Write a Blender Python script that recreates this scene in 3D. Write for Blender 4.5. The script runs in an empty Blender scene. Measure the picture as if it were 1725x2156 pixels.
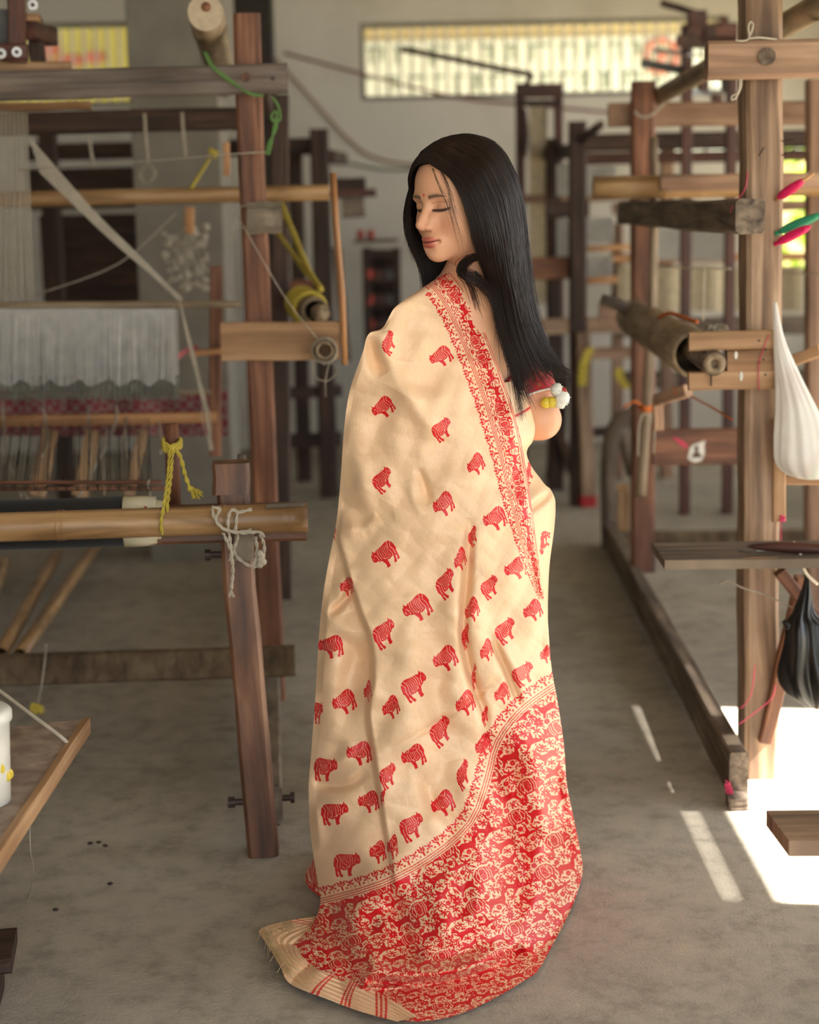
import bpy, math, random
import numpy as np
from mathutils import Vector, Matrix
random.seed(7); RNG = np.random.RandomState(11)
SC = bpy.context.scene
COL = SC.collection
# ------------------------------------------------------------------ camera
W, H, FPX = 1725, 2156, 3594.0
PITCH, ROLL, CAMH = math.radians(9.76), math.radians(1.2), 1.45
fw = np.array([0, math.cos(PITCH), -math.sin(PITCH)]); rt0 = np.array([1., 0, 0]); up0 = np.cross(rt0, fw)
rt = math.cos(ROLL)*rt0 - math.sin(ROLL)*up0
up = math.sin(ROLL)*rt0 + math.cos(ROLL)*up0
cd = bpy.data.cameras.new('camera'); cam = bpy.data.objects.new('camera', cd); COL.objects.link(cam)
cd.sensor_fit = 'VERTICAL'; cd.sensor_height = 36.0; cd.lens = FPX/H*36.0
cam.matrix_world = Matrix(((rt[0], up[0], -fw[0], 0), (rt[1], up[1], -fw[1], 0), (rt[2], up[2], -fw[2], CAMH), (0, 0, 0, 1)))
cd.clip_start = 0.05; cd.clip_end = 200
cd.dof.use_dof = True; cd.dof.focus_distance = 3.36; cd.dof.aperture_fstop = 2.5
SC.camera = cam
# ------------------------------------------------------------------ daylight
SC.view_settings.view_transform = 'Standard'; SC.view_settings.look = 'None'
SC.view_settings.gamma = 1.0; SC.view_settings.use_curve_mapping = False
SC.view_settings.exposure = 1.25
SC.cycles.max_bounces = 6; SC.cycles.diffuse_bounces = 4; SC.cycles.glossy_bounces = 2; SC.cycles.transmission_bounces = 3
SC.cycles.caustics_reflective = False; SC.cycles.caustics_refractive = False; SC.cycles.adaptive_threshold = 0.02
wd = bpy.data.worlds.new('sky'); SC.world = wd; wd.use_nodes = True
bg = wd.node_tree.nodes['Background']
bg.inputs['Color'].default_value = (0.86, 0.93, 1.0, 1); bg.inputs['Strength'].default_value = 2.1
sl = bpy.data.lights.new('sun', 'SUN'); sl.energy = 22.0; sl.angle = math.radians(0.6); sl.color = (1.0, 0.93, 0.82)
so = bpy.data.objects.new('sun', sl); COL.objects.link(so)
so.rotation_euler = Vector((-0.70, 0.10, -0.712)).to_track_quat('-Z', 'Y').to_euler()

def ray(x, y):
    d = (x-W/2)*rt - (y-H/2)*up + FPX*fw
    return d/d[1]
def P(x, y, D): return np.array([0, 0, CAMH]) + ray(x, y)*D              # point at distance D (metres along +Y) seen at a photo position
def F(x, y, z=0.0):
    d = ray(x, y); return np.array([0, 0, CAMH]) + d*((z-CAMH)/d[2])       # point on the level plane z
class Frame:                                                              # a loom's own axes on the floor
    def __init__(s, o, yaw):
        s.o = np.array([o[0], o[1], 0.]); c, n = math.cos(yaw), math.sin(yaw)
        s.ex = np.array([c, n, 0.]); s.ey = np.array([-n, c, 0.])
    def at(s, x, y, v):
        d = ray(x, y); b = np.array([0, 0, CAMH]); q = s.o + v*s.ey
        return b + d*(((q-b)@s.ey)/(d@s.ey))
    def loc(s, u, v, z): return s.o + u*s.ex + v*s.ey + np.array([0, 0, z])

# ------------------------------------------------------------------ materials
MATS = {}
def new_mat(name):
    m = bpy.data.materials.new(name); m.use_nodes = True; MATS[name] = m
    nt = m.node_tree; return m, nt, nt.nodes['Principled BSDF']
def nd(nt, t, **kw):
    n = nt.nodes.new(t)
    for k, v in kw.items(): setattr(n, k, v)
    return n
def ramp(nt, fac, stops):
    r = nd(nt, 'ShaderNodeValToRGB'); e = r.color_ramp.elements
    while len(e) < len(stops): e.new(0.5)
    for i, (p, c) in enumerate(stops):
        e[i].position = p; e[i].color = (*c, 1)
    nt.links.new(fac, r.inputs['Fac']); return r.outputs['Color']
def srgb(r, g, b):
    f = lambda c: (c/255/12.92) if c/255 <= 0.04045 else ((c/255+0.055)/1.055)**2.4
    return (f(r), f(g), f(b))
def wood(name, dark, mid, light, rough=0.7, along=2.5, across=38., bump=0.25, stain=None):
    m, nt, b = new_mat(name); L = nt.links
    a = nd(nt, 'ShaderNodeAttribute', attribute_name='gco')
    mp = nd(nt, 'ShaderNodeMapping'); mp.inputs['Scale'].default_value = (across, across, along)
    L.new(a.outputs['Vector'], mp.inputs['Vector'])
    n1 = nd(nt, 'ShaderNodeTexNoise'); n1.inputs['Scale'].default_value = 1.0; n1.inputs['Detail'].default_value = 6; n1.inputs['Distortion'].default_value = 0.6
    L.new(mp.outputs[0], n1.inputs['Vector'])
    c = ramp(nt, n1.outputs['Fac'], [(0.30, dark), (0.52, mid), (0.72, light)])
    mp2 = nd(nt, 'ShaderNodeMapping'); mp2.inputs['Scale'].default_value = (9, 9, 4)
    L.new(a.outputs['Vector'], mp2.inputs['Vector'])
    n2 = nd(nt, 'ShaderNodeTexNoise'); n2.inputs['Scale'].default_value = 1.0; n2.inputs['Detail'].default_value = 4
    L.new(mp2.outputs[0], n2.inputs['Vector'])
    mx = nd(nt, 'ShaderNodeMix', data_type='RGBA', blend_type='MULTIPLY')
    sf = ramp(nt, n2.outputs['Fac'], [(0.32, stain or (0.55, 0.5, 0.47)), (0.6, (1, 1, 1))])
    mx.inputs['Factor'].default_value = 0.85
    L.new(c, mx.inputs['A']); L.new(sf, mx.inputs['B'])
    L.new(mx.outputs['Result'], b.inputs['Base Color'])
    b.inputs['Roughness'].default_value = rough
    bp = nd(nt, 'ShaderNodeBump'); bp.inputs['Strength'].default_value = bump; bp.inputs['Distance'].default_value = 0.004
    L.new(n1.outputs['Fac'], bp.inputs['Height']); L.new(bp.outputs[0], b.inputs['Normal'])
    return m
def plain(name, c, rough=0.6, metal=0.0, var=0.15, scale=30., sheen=0.0, trans=0.0):
    m, nt, b = new_mat(name); L = nt.links
    t = nd(nt, 'ShaderNodeTexCoord'); n = nd(nt, 'ShaderNodeTexNoise'); n.inputs['Scale'].default_value = scale; n.inputs['Detail'].default_value = 4
    L.new(t.outputs['Object'], n.inputs['Vector'])
    lo = tuple(x*(1-var) for x in c); hi = tuple(min(1, x*(1+var)) for x in c)
    L.new(ramp(nt, n.outputs['Fac'], [(0.3, lo), (0.7, hi)]), b.inputs['Base Color'])
    b.inputs['Roughness'].default_value = rough; b.inputs['Metallic'].default_value = metal
    if sheen: b.inputs['Sheen Weight'].default_value = sheen
    if trans:
        tr = nd(nt, 'ShaderNodeBsdfTranslucent'); tr.inputs['Color'].default_value = (*hi, 1)
        ms = nd(nt, 'ShaderNodeMixShader'); ms.inputs[0].default_value = trans
        L.new(b.outputs[0], ms.inputs[1]); L.new(tr.outputs[0], ms.inputs[2])
        L.new(ms.outputs[0], nt.nodes['Material Output'].inputs['Surface'])
    return m
wood('wood_red', srgb(78, 46, 32), srgb(130, 84, 58), srgb(166, 116, 86), 0.62)
wood('wood_leg', srgb(72, 46, 32), srgb(126, 84, 58), srgb(164, 120, 88), 0.5, 2.0, 26, 0.2, (0.34, 0.29, 0.26))
wood('wood_grey', srgb(86, 76, 70), srgb(118, 106, 98), srgb(142, 130, 120), 0.8)
wood('wood_tan', srgb(104, 82, 66), srgb(160, 131, 106), srgb(192, 165, 138), 0.72, 2.2, 34, 0.35)
wood('wood_rail', srgb(112, 86, 70), srgb(158, 124, 100), srgb(186, 154, 128), 0.7, 1.6, 30, 0.2)
wood('wood_board', srgb(132, 98, 68), srgb(176, 138, 100), srgb(204, 168, 130), 0.65, 1.5, 28, 0.2, (0.75, 0.68, 0.6))
wood('wood_dark', srgb(38, 26, 20), srgb(66, 46, 36), srgb(92, 66, 52), 0.7)
wood('wood_mach', srgb(52, 28, 20), srgb(86, 48, 36), srgb(110, 66, 50), 0.55)
wood('wood_old', srgb(72, 62, 54), srgb(116, 102, 88), srgb(148, 132, 114), 0.85, 3.0, 40, 0.5)
wood('wood_sill', srgb(78, 64, 48), srgb(112, 94, 72), srgb(134, 116, 92), 0.85, 30.0, 14., 0.4, (0.5, 0.42, 0.35))
wood('bamboo', srgb(126, 96, 62), srgb(168, 132, 90), srgb(194, 160, 116), 0.42, 3.0, 30, 0.1, (0.72, 0.64, 0.55))
wood('bamboo_grey', srgb(110, 94, 74), srgb(152, 132, 106), srgb(178, 160, 134), 0.6, 3.0, 34, 0.2, (0.7, 0.66, 0.6))
wood('stick_grey', srgb(112, 96, 76), srgb(150, 132, 108), srgb(180, 162, 138), 0.7, 4.0, 40, 0.25)
wood('stick_tan', srgb(168, 116, 70), srgb(198, 144, 94), srgb(216, 166, 116), 0.5, 2.0, 40, 0.1)
wood('dust_wood', srgb(98, 88, 76), srgb(134, 122, 106), srgb(160, 148, 132), 0.9, 6.0, 22, 0.5)
plain('iron', srgb(70, 58, 52), 0.6, 0.6); plain('steel', srgb(190, 188, 186), 0.35, 0.9)
plain('cord_white', srgb(186, 176, 158), 0.85); plain('cord_grey', srgb(168, 158, 142), 0.9)
plain('cord_yellow', srgb(190, 170, 66), 0.8); plain('cord_green', srgb(92, 130, 66), 0.75)
plain('cord_orange', srgb(196, 104, 44), 0.75); plain('thread_pink', srgb(214, 58, 100), 0.7)
plain('thread_warp', srgb(196, 186, 168), 0.8, trans=0.2); plain('heddle_white', srgb(214, 212, 208), 0.8, trans=0.3)
plain('heddle_grey', srgb(128, 126, 116), 0.9); plain('warp_dark', srgb(44, 38, 34), 0.85)
plain('black_cloth', srgb(14, 16, 20), 0.62, var=0.3, scale=80, sheen=0.1)
plain('yarn_magenta', srgb(214, 22, 92), 0.5, var=0.1, scale=200); plain('yarn_green', srgb(40, 140, 104), 0.5)
plain('cable_red', srgb(128, 70, 60), 0.6); plain('cable_orange', srgb(150, 110, 84), 0.6); plain('cable_green', srgb(104, 118, 96), 0.6)
plain('concrete_pillar', srgb(132, 126, 116), 0.9, var=0.12, scale=6); plain('dark_post', srgb(44, 38, 33), 0.85)
plain('white_plastic', srgb(226, 224, 214), 0.35, var=0.04)
plain('yellow_print', srgb(216, 190, 60), 0.5); plain('red_print', srgb(186, 64, 50), 0.5)
plain('red_foot', srgb(170, 40, 40), 0.7)
plain('cloth_beige', srgb(196, 180, 150), 0.9)

# ------------------------------------------------------------------ mesh helpers
class MB:
    def __init__(s): s.v = []; s.f = []; s.g = []; s.n = 0
    def add(s, v, f, g=None):
        v = np.asarray(v, float); s.v.append(v)
        s.g.append(np.asarray(g, float) if g is not None else v)
        s.f += [tuple(i+s.n for i in q) for q in f]; s.n += len(v); return s
    def beam(s, p0, p1, w, h, up=(0, 0, 1), ch=0.12, seg=5, wob=0.0015, taper=1.0):
        p0, p1 = np.asarray(p0, float), np.asarray(p1, float); d = p1-p0; ln = np.linalg.norm(d); d /= ln
        u = np.asarray(up, float); u = u - (u@d)*d
        if np.linalg.norm(u) < 1e-3: u = np.array([0, 1., 0]); u = u-(u@d)*d
        u /= np.linalg.norm(u); r = np.cross(d, u); c = min(w, h)*ch
        a, b = w/2, h/2
        sec = [(-a+c, -b), (a-c, -b), (a, -b+c), (a, b-c), (a-c, b), (-a+c, b), (-a, b-c), (-a, -b+c)]
        V, G, Fc = [], [], []; off = RNG.rand(3)*9
        for i in range(seg+1):
            t = i/seg; k = 1+(taper-1)*t; jx, jy = (RNG.rand(2)-.5)*2*wob
            for (x, y) in sec:
                V.append(p0+d*ln*t + r*(x*k+jx+(RNG.rand()-.5)*wob) + u*(y*k+jy+(RNG.rand()-.5)*wob)); G.append((x+off[0], y+off[1], ln*t+off[2]))
        for i in range(seg):
            for j in range(8):
                j2 = (j+1) % 8; Fc.append((i*8+j, i*8+j2, i*8+8+j2, i*8+8+j))
        Fc.append(tuple(range(7, -1, -1))); Fc.append(tuple(seg*8+j for j in range(8)))
        return s.add(V, Fc, G)
    def tube(s, pts, r, n=8, caps=True, closed=False):
        pts = np.asarray(pts, float); m = len(pts); r = np.broadcast_to(np.asarray(r, float), (m,))
        T = np.gradient(pts, axis=0); T /= np.linalg.norm(T, axis=1)[:, None]+1e-12
        ref = np.array([0, 0, 1.]) if abs(T[0, 2]) < .9 else np.array([0, 1., 0]); V, G = [], []; L = 0; off = RNG.rand(3)*9
        u = ref
        for i in range(m):
            u = u-(u@T[i])*T[i]; u /= np.linalg.norm(u)+1e-12; w = np.cross(T[i], u)
            if i: L += np.linalg.norm(pts[i]-pts[i-1])
            for j in range(n):
                a = 2*math.pi*j/n; c_, s_ = math.cos(a)*r[i], math.sin(a)*r[i]
                V.append(pts[i]+u*c_+w*s_); G.append((c_+off[0], s_+off[1], L+off[2]))
        Fc = [(i*n+j, i*n+(j+1) % n, (i+1)*n+(j+1) % n, (i+1)*n+j) for i in range(m-1) for j in range(n)]
        if caps: Fc += [tuple(range(n-1, -1, -1)), tuple((m-1)*n+j for j in range(n))]
        return s.add(V, Fc, G)
    def pipe(s, p0, p1, r, wall=0.25, nodes=(), n=20, depth=0.25, r1=None):
        # hollow bamboo culm: outside with swollen joints, open ends with a wall
        p0, p1 = np.asarray(p0, float), np.asarray(p1, float); r1 = r if r1 is None else r1; ln = np.linalg.norm(p1-p0)
        ts = sorted(set([0, 1]+[q for k in nodes for q in (k-.012/ln, k-.004/ln, k, k+.004/ln, k+.012/ln) if 0 < q < 1]+list(np.linspace(0, 1, 7))))
        prof = []
        for t in ts:
            rr = r+(r1-r)*t
            dmin = min([abs(t-k)*ln for k in nodes] or [1])
            if dmin < .0015: rr *= 0.985
            elif dmin < .006: rr *= 1.06
            prof.append((t, rr))
        inner = [(min(depth/ln, .4), r*(1-wall)*.98), (0, r*(1-wall))]; inner2 = [(1, r1*(1-wall)), (1-min(depth/ln, .4), r1*(1-wall)*.98)]
        prof = inner+prof+inner2; prof = [(inner[0][0], .001)]+prof+[(inner2[1][0], .001)]
        d = (p1-p0)/ln; u = np.array([0, 0, 1.]) if abs(d[2]) < .9 else np.array([0, 1., 0]); u -= (u@d)*d; u /= np.linalg.norm(u); w = np.cross(d, u)
        V, G = [], []; off = RNG.rand(3)*9
        for (t, rr) in prof:
            for j in range(n):
                a = 2*math.pi*j/n; V.append(p0+d*ln*t+u*math.cos(a)*rr+w*math.sin(a)*rr); G.append((math.cos(a)*rr+off[0], math.sin(a)*rr+off[1], t*ln+off[2]))
        m = len(prof); Fc = [(i*n+j, (i+1)*n+j, (i+1)*n+(j+1) % n, i*n+(j+1) % n) for i in range(m-1) for j in range(n)]
        Fc = [q[::-1] for q in Fc]
        return s.add(V, Fc, G)
    def ball(s, c, r, n=8, m=6):
        r = np.broadcast_to(np.asarray(r, float), (3,)); V = []; c = np.asarray(c, float)
        for i in range(1, m):
            t = math.pi*i/m
            for j in range(n):
                a = 2*math.pi*j/n; V.append(c+r*np.array([math.sin(t)*math.cos(a), math.sin(t)*math.sin(a), math.cos(t)]))
        V += [c+np.array([0, 0, r[2]]), c-np.array([0, 0, r[2]])]; k = (m-1)*n
        Fc = [(i*n+j, (i+1)*n+j, (i+1)*n+(j+1) % n, i*n+(j+1) % n) for i in range(m-2) for j in range(n)]
        Fc += [(k, j, (j+1) % n) for j in range(n)]+[(k+1, (m-2)*n+(j+1) % n, (m-2)*n+j) for j in range(n)]
        return s.add(V, Fc)
    def box(s, lo, hi, ch=0.004):
        lo, hi = np.asarray(lo, float), np.asarray(hi, float); c = (lo+hi)/2; e = hi-lo
        ax = int(np.argmax(e)); p0, p1 = c.copy(), c.copy(); p0[ax] = lo[ax]; p1[ax] = hi[ax]
        if ax == 2: w, h, u = e[0], e[1], (0, 1, 0)
        elif ax == 0: w, h, u = e[1], e[2], (0, 0, 1)
        else: w, h, u = e[0], e[2], (0, 0, 1)
        return s.beam(p0, p1, w, h, u, ch=ch/min(w, h), seg=2, wob=0.0)
    def grid(s, pts, uv=None):
        pts = np.asarray(pts, float); a, b = pts.shape[:2]
        Fc = [(i*b+j, i*b+j+1, (i+1)*b+j+1, (i+1)*b+j) for i in range(a-1) for j in range(b-1)]
        return s.add(pts.reshape(-1, 3), Fc, None if uv is None else np.asarray(uv).reshape(-1, 3))
def cat(pts, k=8):
    # Catmull-Rom through points
    p = np.asarray(pts, float); q = np.vstack([2*p[0]-p[1], p, 2*p[-1]-p[-2]]); out = []
    for i in range(1, len(q)-2):
        for t in np.linspace(0, 1, k, endpoint=False):
            out.append(0.5*((2*q[i])+(-q[i-1]+q[i+1])*t+(2*q[i-1]-5*q[i]+4*q[i+1]-q[i+2])*t*t+(-q[i-1]+3*q[i]-3*q[i+1]+q[i+2])*t**3))
    out.append(p[-1]); return np.array(out)
def crom(R, n):
    k = np.linspace(0, len(R)-1, n); i = np.clip(np.floor(k).astype(int), 0, len(R)-2); t = (k-i)[:, None]
    Q = np.vstack([2*R[0]-R[1], R, 2*R[-1]-R[-2]]); p0, p1, p2, p3 = Q[i], Q[i+1], Q[i+2], Q[i+3]
    return .5*(2*p1+(p2-p0)*t+(2*p0-5*p1+4*p2-p3)*t**2+(-p0+3*p1-3*p2+p3)*t**3)
def link(name, mb, mat, parent=None, smooth=False, kind=None):
    V = np.vstack(mb.v); G = np.vstack(mb.g)
    base = np.array(parent_world(parent)) if parent else np.array([(V[:, 0].min()+V[:, 0].max())/2, (V[:, 1].min()+V[:, 1].max())/2, V[:, 2].min()])
    me = bpy.data.meshes.new(name); me.from_pydata((V-base).tolist(), [], mb.f); me.update()
    at = me.attributes.new('gco', 'FLOAT_VECTOR', 'POINT'); at.data.foreach_set('vector', G.astype(np.float32).ravel())
    me.materials.append(MATS[mat] if isinstance(mat, str) else mat)
    if smooth: me.polygons.foreach_set('use_smooth', [True]*len(me.polygons))
    o = bpy.data.objects.new(name, me); COL.objects.link(o)
    if parent: o.parent = parent
    else: o.location = base
    if kind: o['kind'] = kind
    return o
def parent_world(p):
    l = Vector((0, 0, 0))
    while p: l += p.location; p = p.parent
    return l
def tag(o, label, cat_, group=None, kind=None):
    o['label'] = label; o['category'] = cat_
    if group: o['group'] = group
    if kind: o['kind'] = kind
    return o
def thing(name, label, cat_, loc, group=None):
    o = bpy.data.objects.new(name, None); COL.objects.link(o); o.location = Vector(loc); o.empty_display_size = .1
    return tag(o, label, cat_, group)
def struct(name, mb, mat, parent=None, smooth=False):
    o = link(name, mb, mat, parent, smooth); o['kind'] = 'structure'; return o

# ------------------------------------------------------------------ the hall
def wall_mat(name, c, dirt):
    m, nt, b = new_mat(name); L = nt.links
    t = nd(nt, 'ShaderNodeTexCoord'); n = nd(nt, 'ShaderNodeTexNoise'); n.inputs['Scale'].default_value = 1.3; n.inputs['Detail'].default_value = 7; n.inputs['Roughness'].default_value = .62
    L.new(t.outputs['Object'], n.inputs['Vector'])
    L.new(ramp(nt, n.outputs['Fac'], [(0.28, dirt), (0.55, c)]), b.inputs['Base Color']); b.inputs['Roughness'].default_value = .9
    n2 = nd(nt, 'ShaderNodeTexNoise'); n2.inputs['Scale'].default_value = 60; bp = nd(nt, 'ShaderNodeBump'); bp.inputs['Strength'].default_value = .15
    L.new(t.outputs['Object'], n2.inputs['Vector']); L.new(n2.outputs['Fac'], bp.inputs['Height']); L.new(bp.outputs[0], b.inputs['Normal'])
wall_mat('plaster', srgb(218, 213, 203), srgb(196, 189, 176)); wall_mat('ceiling_mat', srgb(150, 142, 130), srgb(130, 122, 110))
def floor_mat():
    m, nt, b = new_mat('concrete'); L = nt.links
    t = nd(nt, 'ShaderNodeTexCoord')
    n = nd(nt, 'ShaderNodeTexNoise'); n.inputs['Scale'].default_value = 0.9; n.inputs['Detail'].default_value = 8; n.inputs['Roughness'].default_value = .6
    n2 = nd(nt, 'ShaderNodeTexNoise'); n2.inputs['Scale'].default_value = 14; n2.inputs['Detail'].default_value = 8; n2.inputs['Roughness'].default_value = .7
    n3 = nd(nt, 'ShaderNodeTexNoise'); n3.inputs['Scale'].default_value = 160; n3.inputs['Detail'].default_value = 3
    for k in (n, n2, n3): L.new(t.outputs['Object'], k.inputs['Vector'])
    c = ramp(nt, n.outputs['Fac'], [(0.3, srgb(142, 137, 128)), (0.5, srgb(168, 162, 151)), (0.7, srgb(186, 179, 166))])
    c2 = ramp(nt, n2.outputs['Fac'], [(0.33, (0.62, 0.6, 0.57)), (0.5, (0.95, 0.95, 0.94)), (0.68, (1.12, 1.1, 1.06))])
    mx = nd(nt, 'ShaderNodeMix', data_type='RGBA', blend_type='MULTIPLY'); mx.inputs['Factor'].default_value = .8
    L.new(c, mx.inputs['A']); L.new(c2, mx.inputs['B']); L.new(mx.outputs['Result'], b.inputs['Base Color'])
    b.inputs['Roughness'].default_value = .75
    ad = nd(nt, 'ShaderNodeMath', operation='ADD'); L.new(n2.outputs['Fac'], ad.inputs[0]); L.new(n3.outputs['Fac'], ad.inputs[1])
    bp = nd(nt, 'ShaderNodeBump'); bp.inputs['Strength'].default_value = .35; bp.inputs['Distance'].default_value = .006
    L.new(ad.outputs[0], bp.inputs['Height']); L.new(bp.outputs[0], b.inputs['Normal'])
floor_mat()
XL, XR, YB, YF, ZC = -4.6, 2.95, 11.0, -2.6, 3.3
struct('floor', MB().box((XL-.2, YF, -.12), (XR+.2, YB+.2, 0)), 'concrete')
struct('ceiling', MB().box((XL-.2, YF, ZC), (XR+.2, YB+.2, ZC+.12)), 'ceiling_mat')
struct('wall_left', MB().box((XL-.2, YF, 0), (XL, YB+.2, ZC)), 'plaster')
struct('wall_front_blocker', MB().box((XL-.2, YF-.2, 0), (-.9, YF, ZC)), 'plaster')  # unseen wall piece, added so daylight enters from the front right
def wall_with_holes(name, axis, t0, t1, a0, a1, z1, holes):
    # axis 'x': wall spans x in a0..a1 with thickness y t0..t1 ; holes (a_lo, a_hi, z_lo, z_hi)
    mb = MB(); As = sorted({a0, a1, *[h[0] for h in holes], *[h[1] for h in holes]})
    for i in range(len(As)-1):
        lo, hi = As[i], As[i+1]; z = 0.
        for hh in sorted([h for h in holes if h[0] <= lo+1e-6 and h[1] >= hi-1e-6], key=lambda h: h[2])+[None]:
            zt = z1 if hh is None else hh[2]
            if zt-z > 1e-4:
                if axis == 'x': mb.box((lo, t0, z), (hi, t1, zt), ch=1e-4)
                else: mb.box((t0, lo, z), (t1, hi, zt), ch=1e-4)
            if hh: z = hh[3]
    return struct(name, mb, 'plaster')
WB = [(-0.25, 2.05, 2.185, 2.66), (-2.75, -1.35, 2.185, 2.70), (2.16, 2.75, 1.05, 1.95), (1.50, 2.08, 1.78, 1.95)]
wall_with_holes('wall_back', 'x', YB, YB+.2, XL, XR, ZC, WB)
wall_with_holes('wall_right', 'y', XR, XR+.2, YF, YB, ZC, [(-2.2, 1.0, .9, 2.4), (3.1, 4.6, 0.0, 2.520), (5.4, 7.9, .5, 2.4), (8.5, 10.4, .5, 2.4)])
struct('sun_slit_bar', MB().box((XR+.18, 3.1, 2.41), (XR+.2, 4.6, 2.50)), 'wood_old')  # unseen transom bar, sized to split the sunlight into patch and sliver
struct('shade_roof_right', MB().box((XR+.2, 4.9, 2.75), (XR+3.4, YB+.2, 2.83)), 'ceiling_mat')  # unseen roof added to keep sun off the rear right windows
struct('shade_roof_back', MB().box((XL, YB+.2, 3.2), (XR+.4, 15.0, 3.28)), 'ceiling_mat')  # unseen roof added to shade the wall and sign beyond the windows
# windows of the back wall: frame and upright bars, each bar a part
plain('bar_paint', srgb(226, 220, 208), .6); plain('frame_paint', srgb(120, 116, 110), .6)
def barred_window(n, hole, step, bw):
    x0, x1, z0, z1 = hole; mb = MB()
    for (a, b) in (((x0, YB+.06, z0), (x1, YB+.11, z0+.03)), ((x0, YB+.06, z1-.03), (x1, YB+.11, z1)), ((x0, YB+.06, z0+.03), (x0+.03, YB+.11, z1-.03)), ((x1-.03, YB+.06, z0+.03), (x1, YB+.11, z1-.03))): mb.box(a, b)
    fr = struct('window_%d' % n, mb, 'frame_paint'); x = x0+.03+step
    k = 0; me = None
    while x < x1-.03:
        if me is None:
            o = link('bar', MB().box((x-bw/2, YB+.07, z0+.03), (x+bw/2, YB+.09, z1-.03)), 'bar_paint', fr); me = o.data; x_first = x
        else:
            o = bpy.data.objects.new('bar', me); COL.objects.link(o); o.parent = fr; o.location = (x-x_first, 0, 0)
        x += step; k += 1
barred_window(1, WB[0], .0735, .016); barred_window(2, WB[1], .0735, .016); barred_window(3, WB[2], .20, .02); barred_window(4, WB[3], .20, .02)
struct('pillar', MB().box((-1.13, 7.3, 0), (-.76, 7.66, ZC)), 'concrete_pillar')
struct('pillar_dark', MB().box((-.80, 8.55, 0), (-.62, 8.75, ZC)), 'dark_post')
# outside: yard, compound wall with a painted signboard, hedge
plain('yard', srgb(170, 160, 130), .9); plain('compound', srgb(214, 196, 150), .9, var=.08, scale=2)
plain('sign_white', srgb(236, 240, 236), .6, var=.03); plain('sign_green', srgb(96, 122, 100), .6)
plain('banner_yellow', srgb(196, 184, 96), .6, var=.12, scale=3); plain('banner_red', srgb(196, 112, 92), .6); plain('emblem_red', srgb(200, 120, 104), .6)
plain('leaf_green', srgb(150, 176, 70), .7, var=.45, scale=9, trans=.35)
struct('yard_front_blocker', MB().box((-14, YF-14, -.15), (14, YF, -.03)), 'yard'); struct('yard_ground', MB().box((-9, YB+.2, -.15), (XR+8, 24, -.03)), 'yard'); struct('yard_side', MB().box((XR+.2, YF-6, -.15), (XR+8, YB+.2, -.03)), 'yard')  # front ground behind the camera added to cut sky light from below
struct('wall_compound', MB().box((-8, 15.0, -.03), (9, 15.2, 3.05)), 'compound')
sg = thing('signboard', 'white signboard with faint green painted marks beyond the long window', 'sign', (.8, 14.9, 1.9))
link('panel', MB().box((-1.2, 14.9, 1.9), (3.6, 14.97, 2.93)), 'sign_white', sg)
for r_, z in enumerate((2.86, 2.62)):
    x = -.7
    while x < 2.6:
        w_ = .08+RNG.rand()*.12; hh = .10+RNG.rand()*.06
        mb = MB(); mb.box((x, 14.89, z), (x+w_, 14.9, z+.02)); mb.box((x+.02, 14.89, z-hh), (x+.04, 14.9, z))
        if RNG.rand() > .4: mb.box((x+w_-.03, 14.89, z-hh*.8), (x+w_-.01, 14.9, z))
        link('painted_mark', mb, 'sign_green', sg); x += w_+.05+RNG.rand()*.05
mb = MB(); a = np.linspace(0, 2*math.pi, 25); mb.tube([(2.21+.13*math.cos(t), 14.88, 2.76+.13*math.sin(t)) for t in a], .03, 6); mb.ball((2.21, 14.88, 2.76), (.05, .02, .05))
link('round_emblem', mb, 'emblem_red', sg)
bn = thing('banner', 'yellow banner with a red patch beyond the left window', 'banner', (-2.9, 13.4, 2.05))
link('sheet', MB().box((-4.0, 13.4, 2.05), (-1.6, 13.42, 3.02)), 'banner_yellow', bn)
mb = MB()
for i in range(5): mb.ball((-2.75+RNG.rand()*.45, 13.39, 2.62+RNG.rand()*.22), (.07+.05*RNG.rand(), .01, .05))
link('red_patch', mb, 'banner_red', bn)
mb = MB()
for i in range(900):
    c = np.array([2.62+RNG.rand()*2.4, 13.2+RNG.rand()*.9, .1+RNG.rand()*2.0]); d = RNG.randn(3); d /= np.linalg.norm(d); e = np.cross(d, RNG.randn(3)); e /= np.linalg.norm(e); k = .05+.07*RNG.rand()
    mb.add([c-d*k, c+e*k*.5, c+d*k, c-e*k*.5], [(0, 1, 2, 3)])
tag(link('hedge', mb, 'leaf_green'), 'sunlit green hedge outside the low window at the right', 'hedge', kind='stuff')
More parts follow.
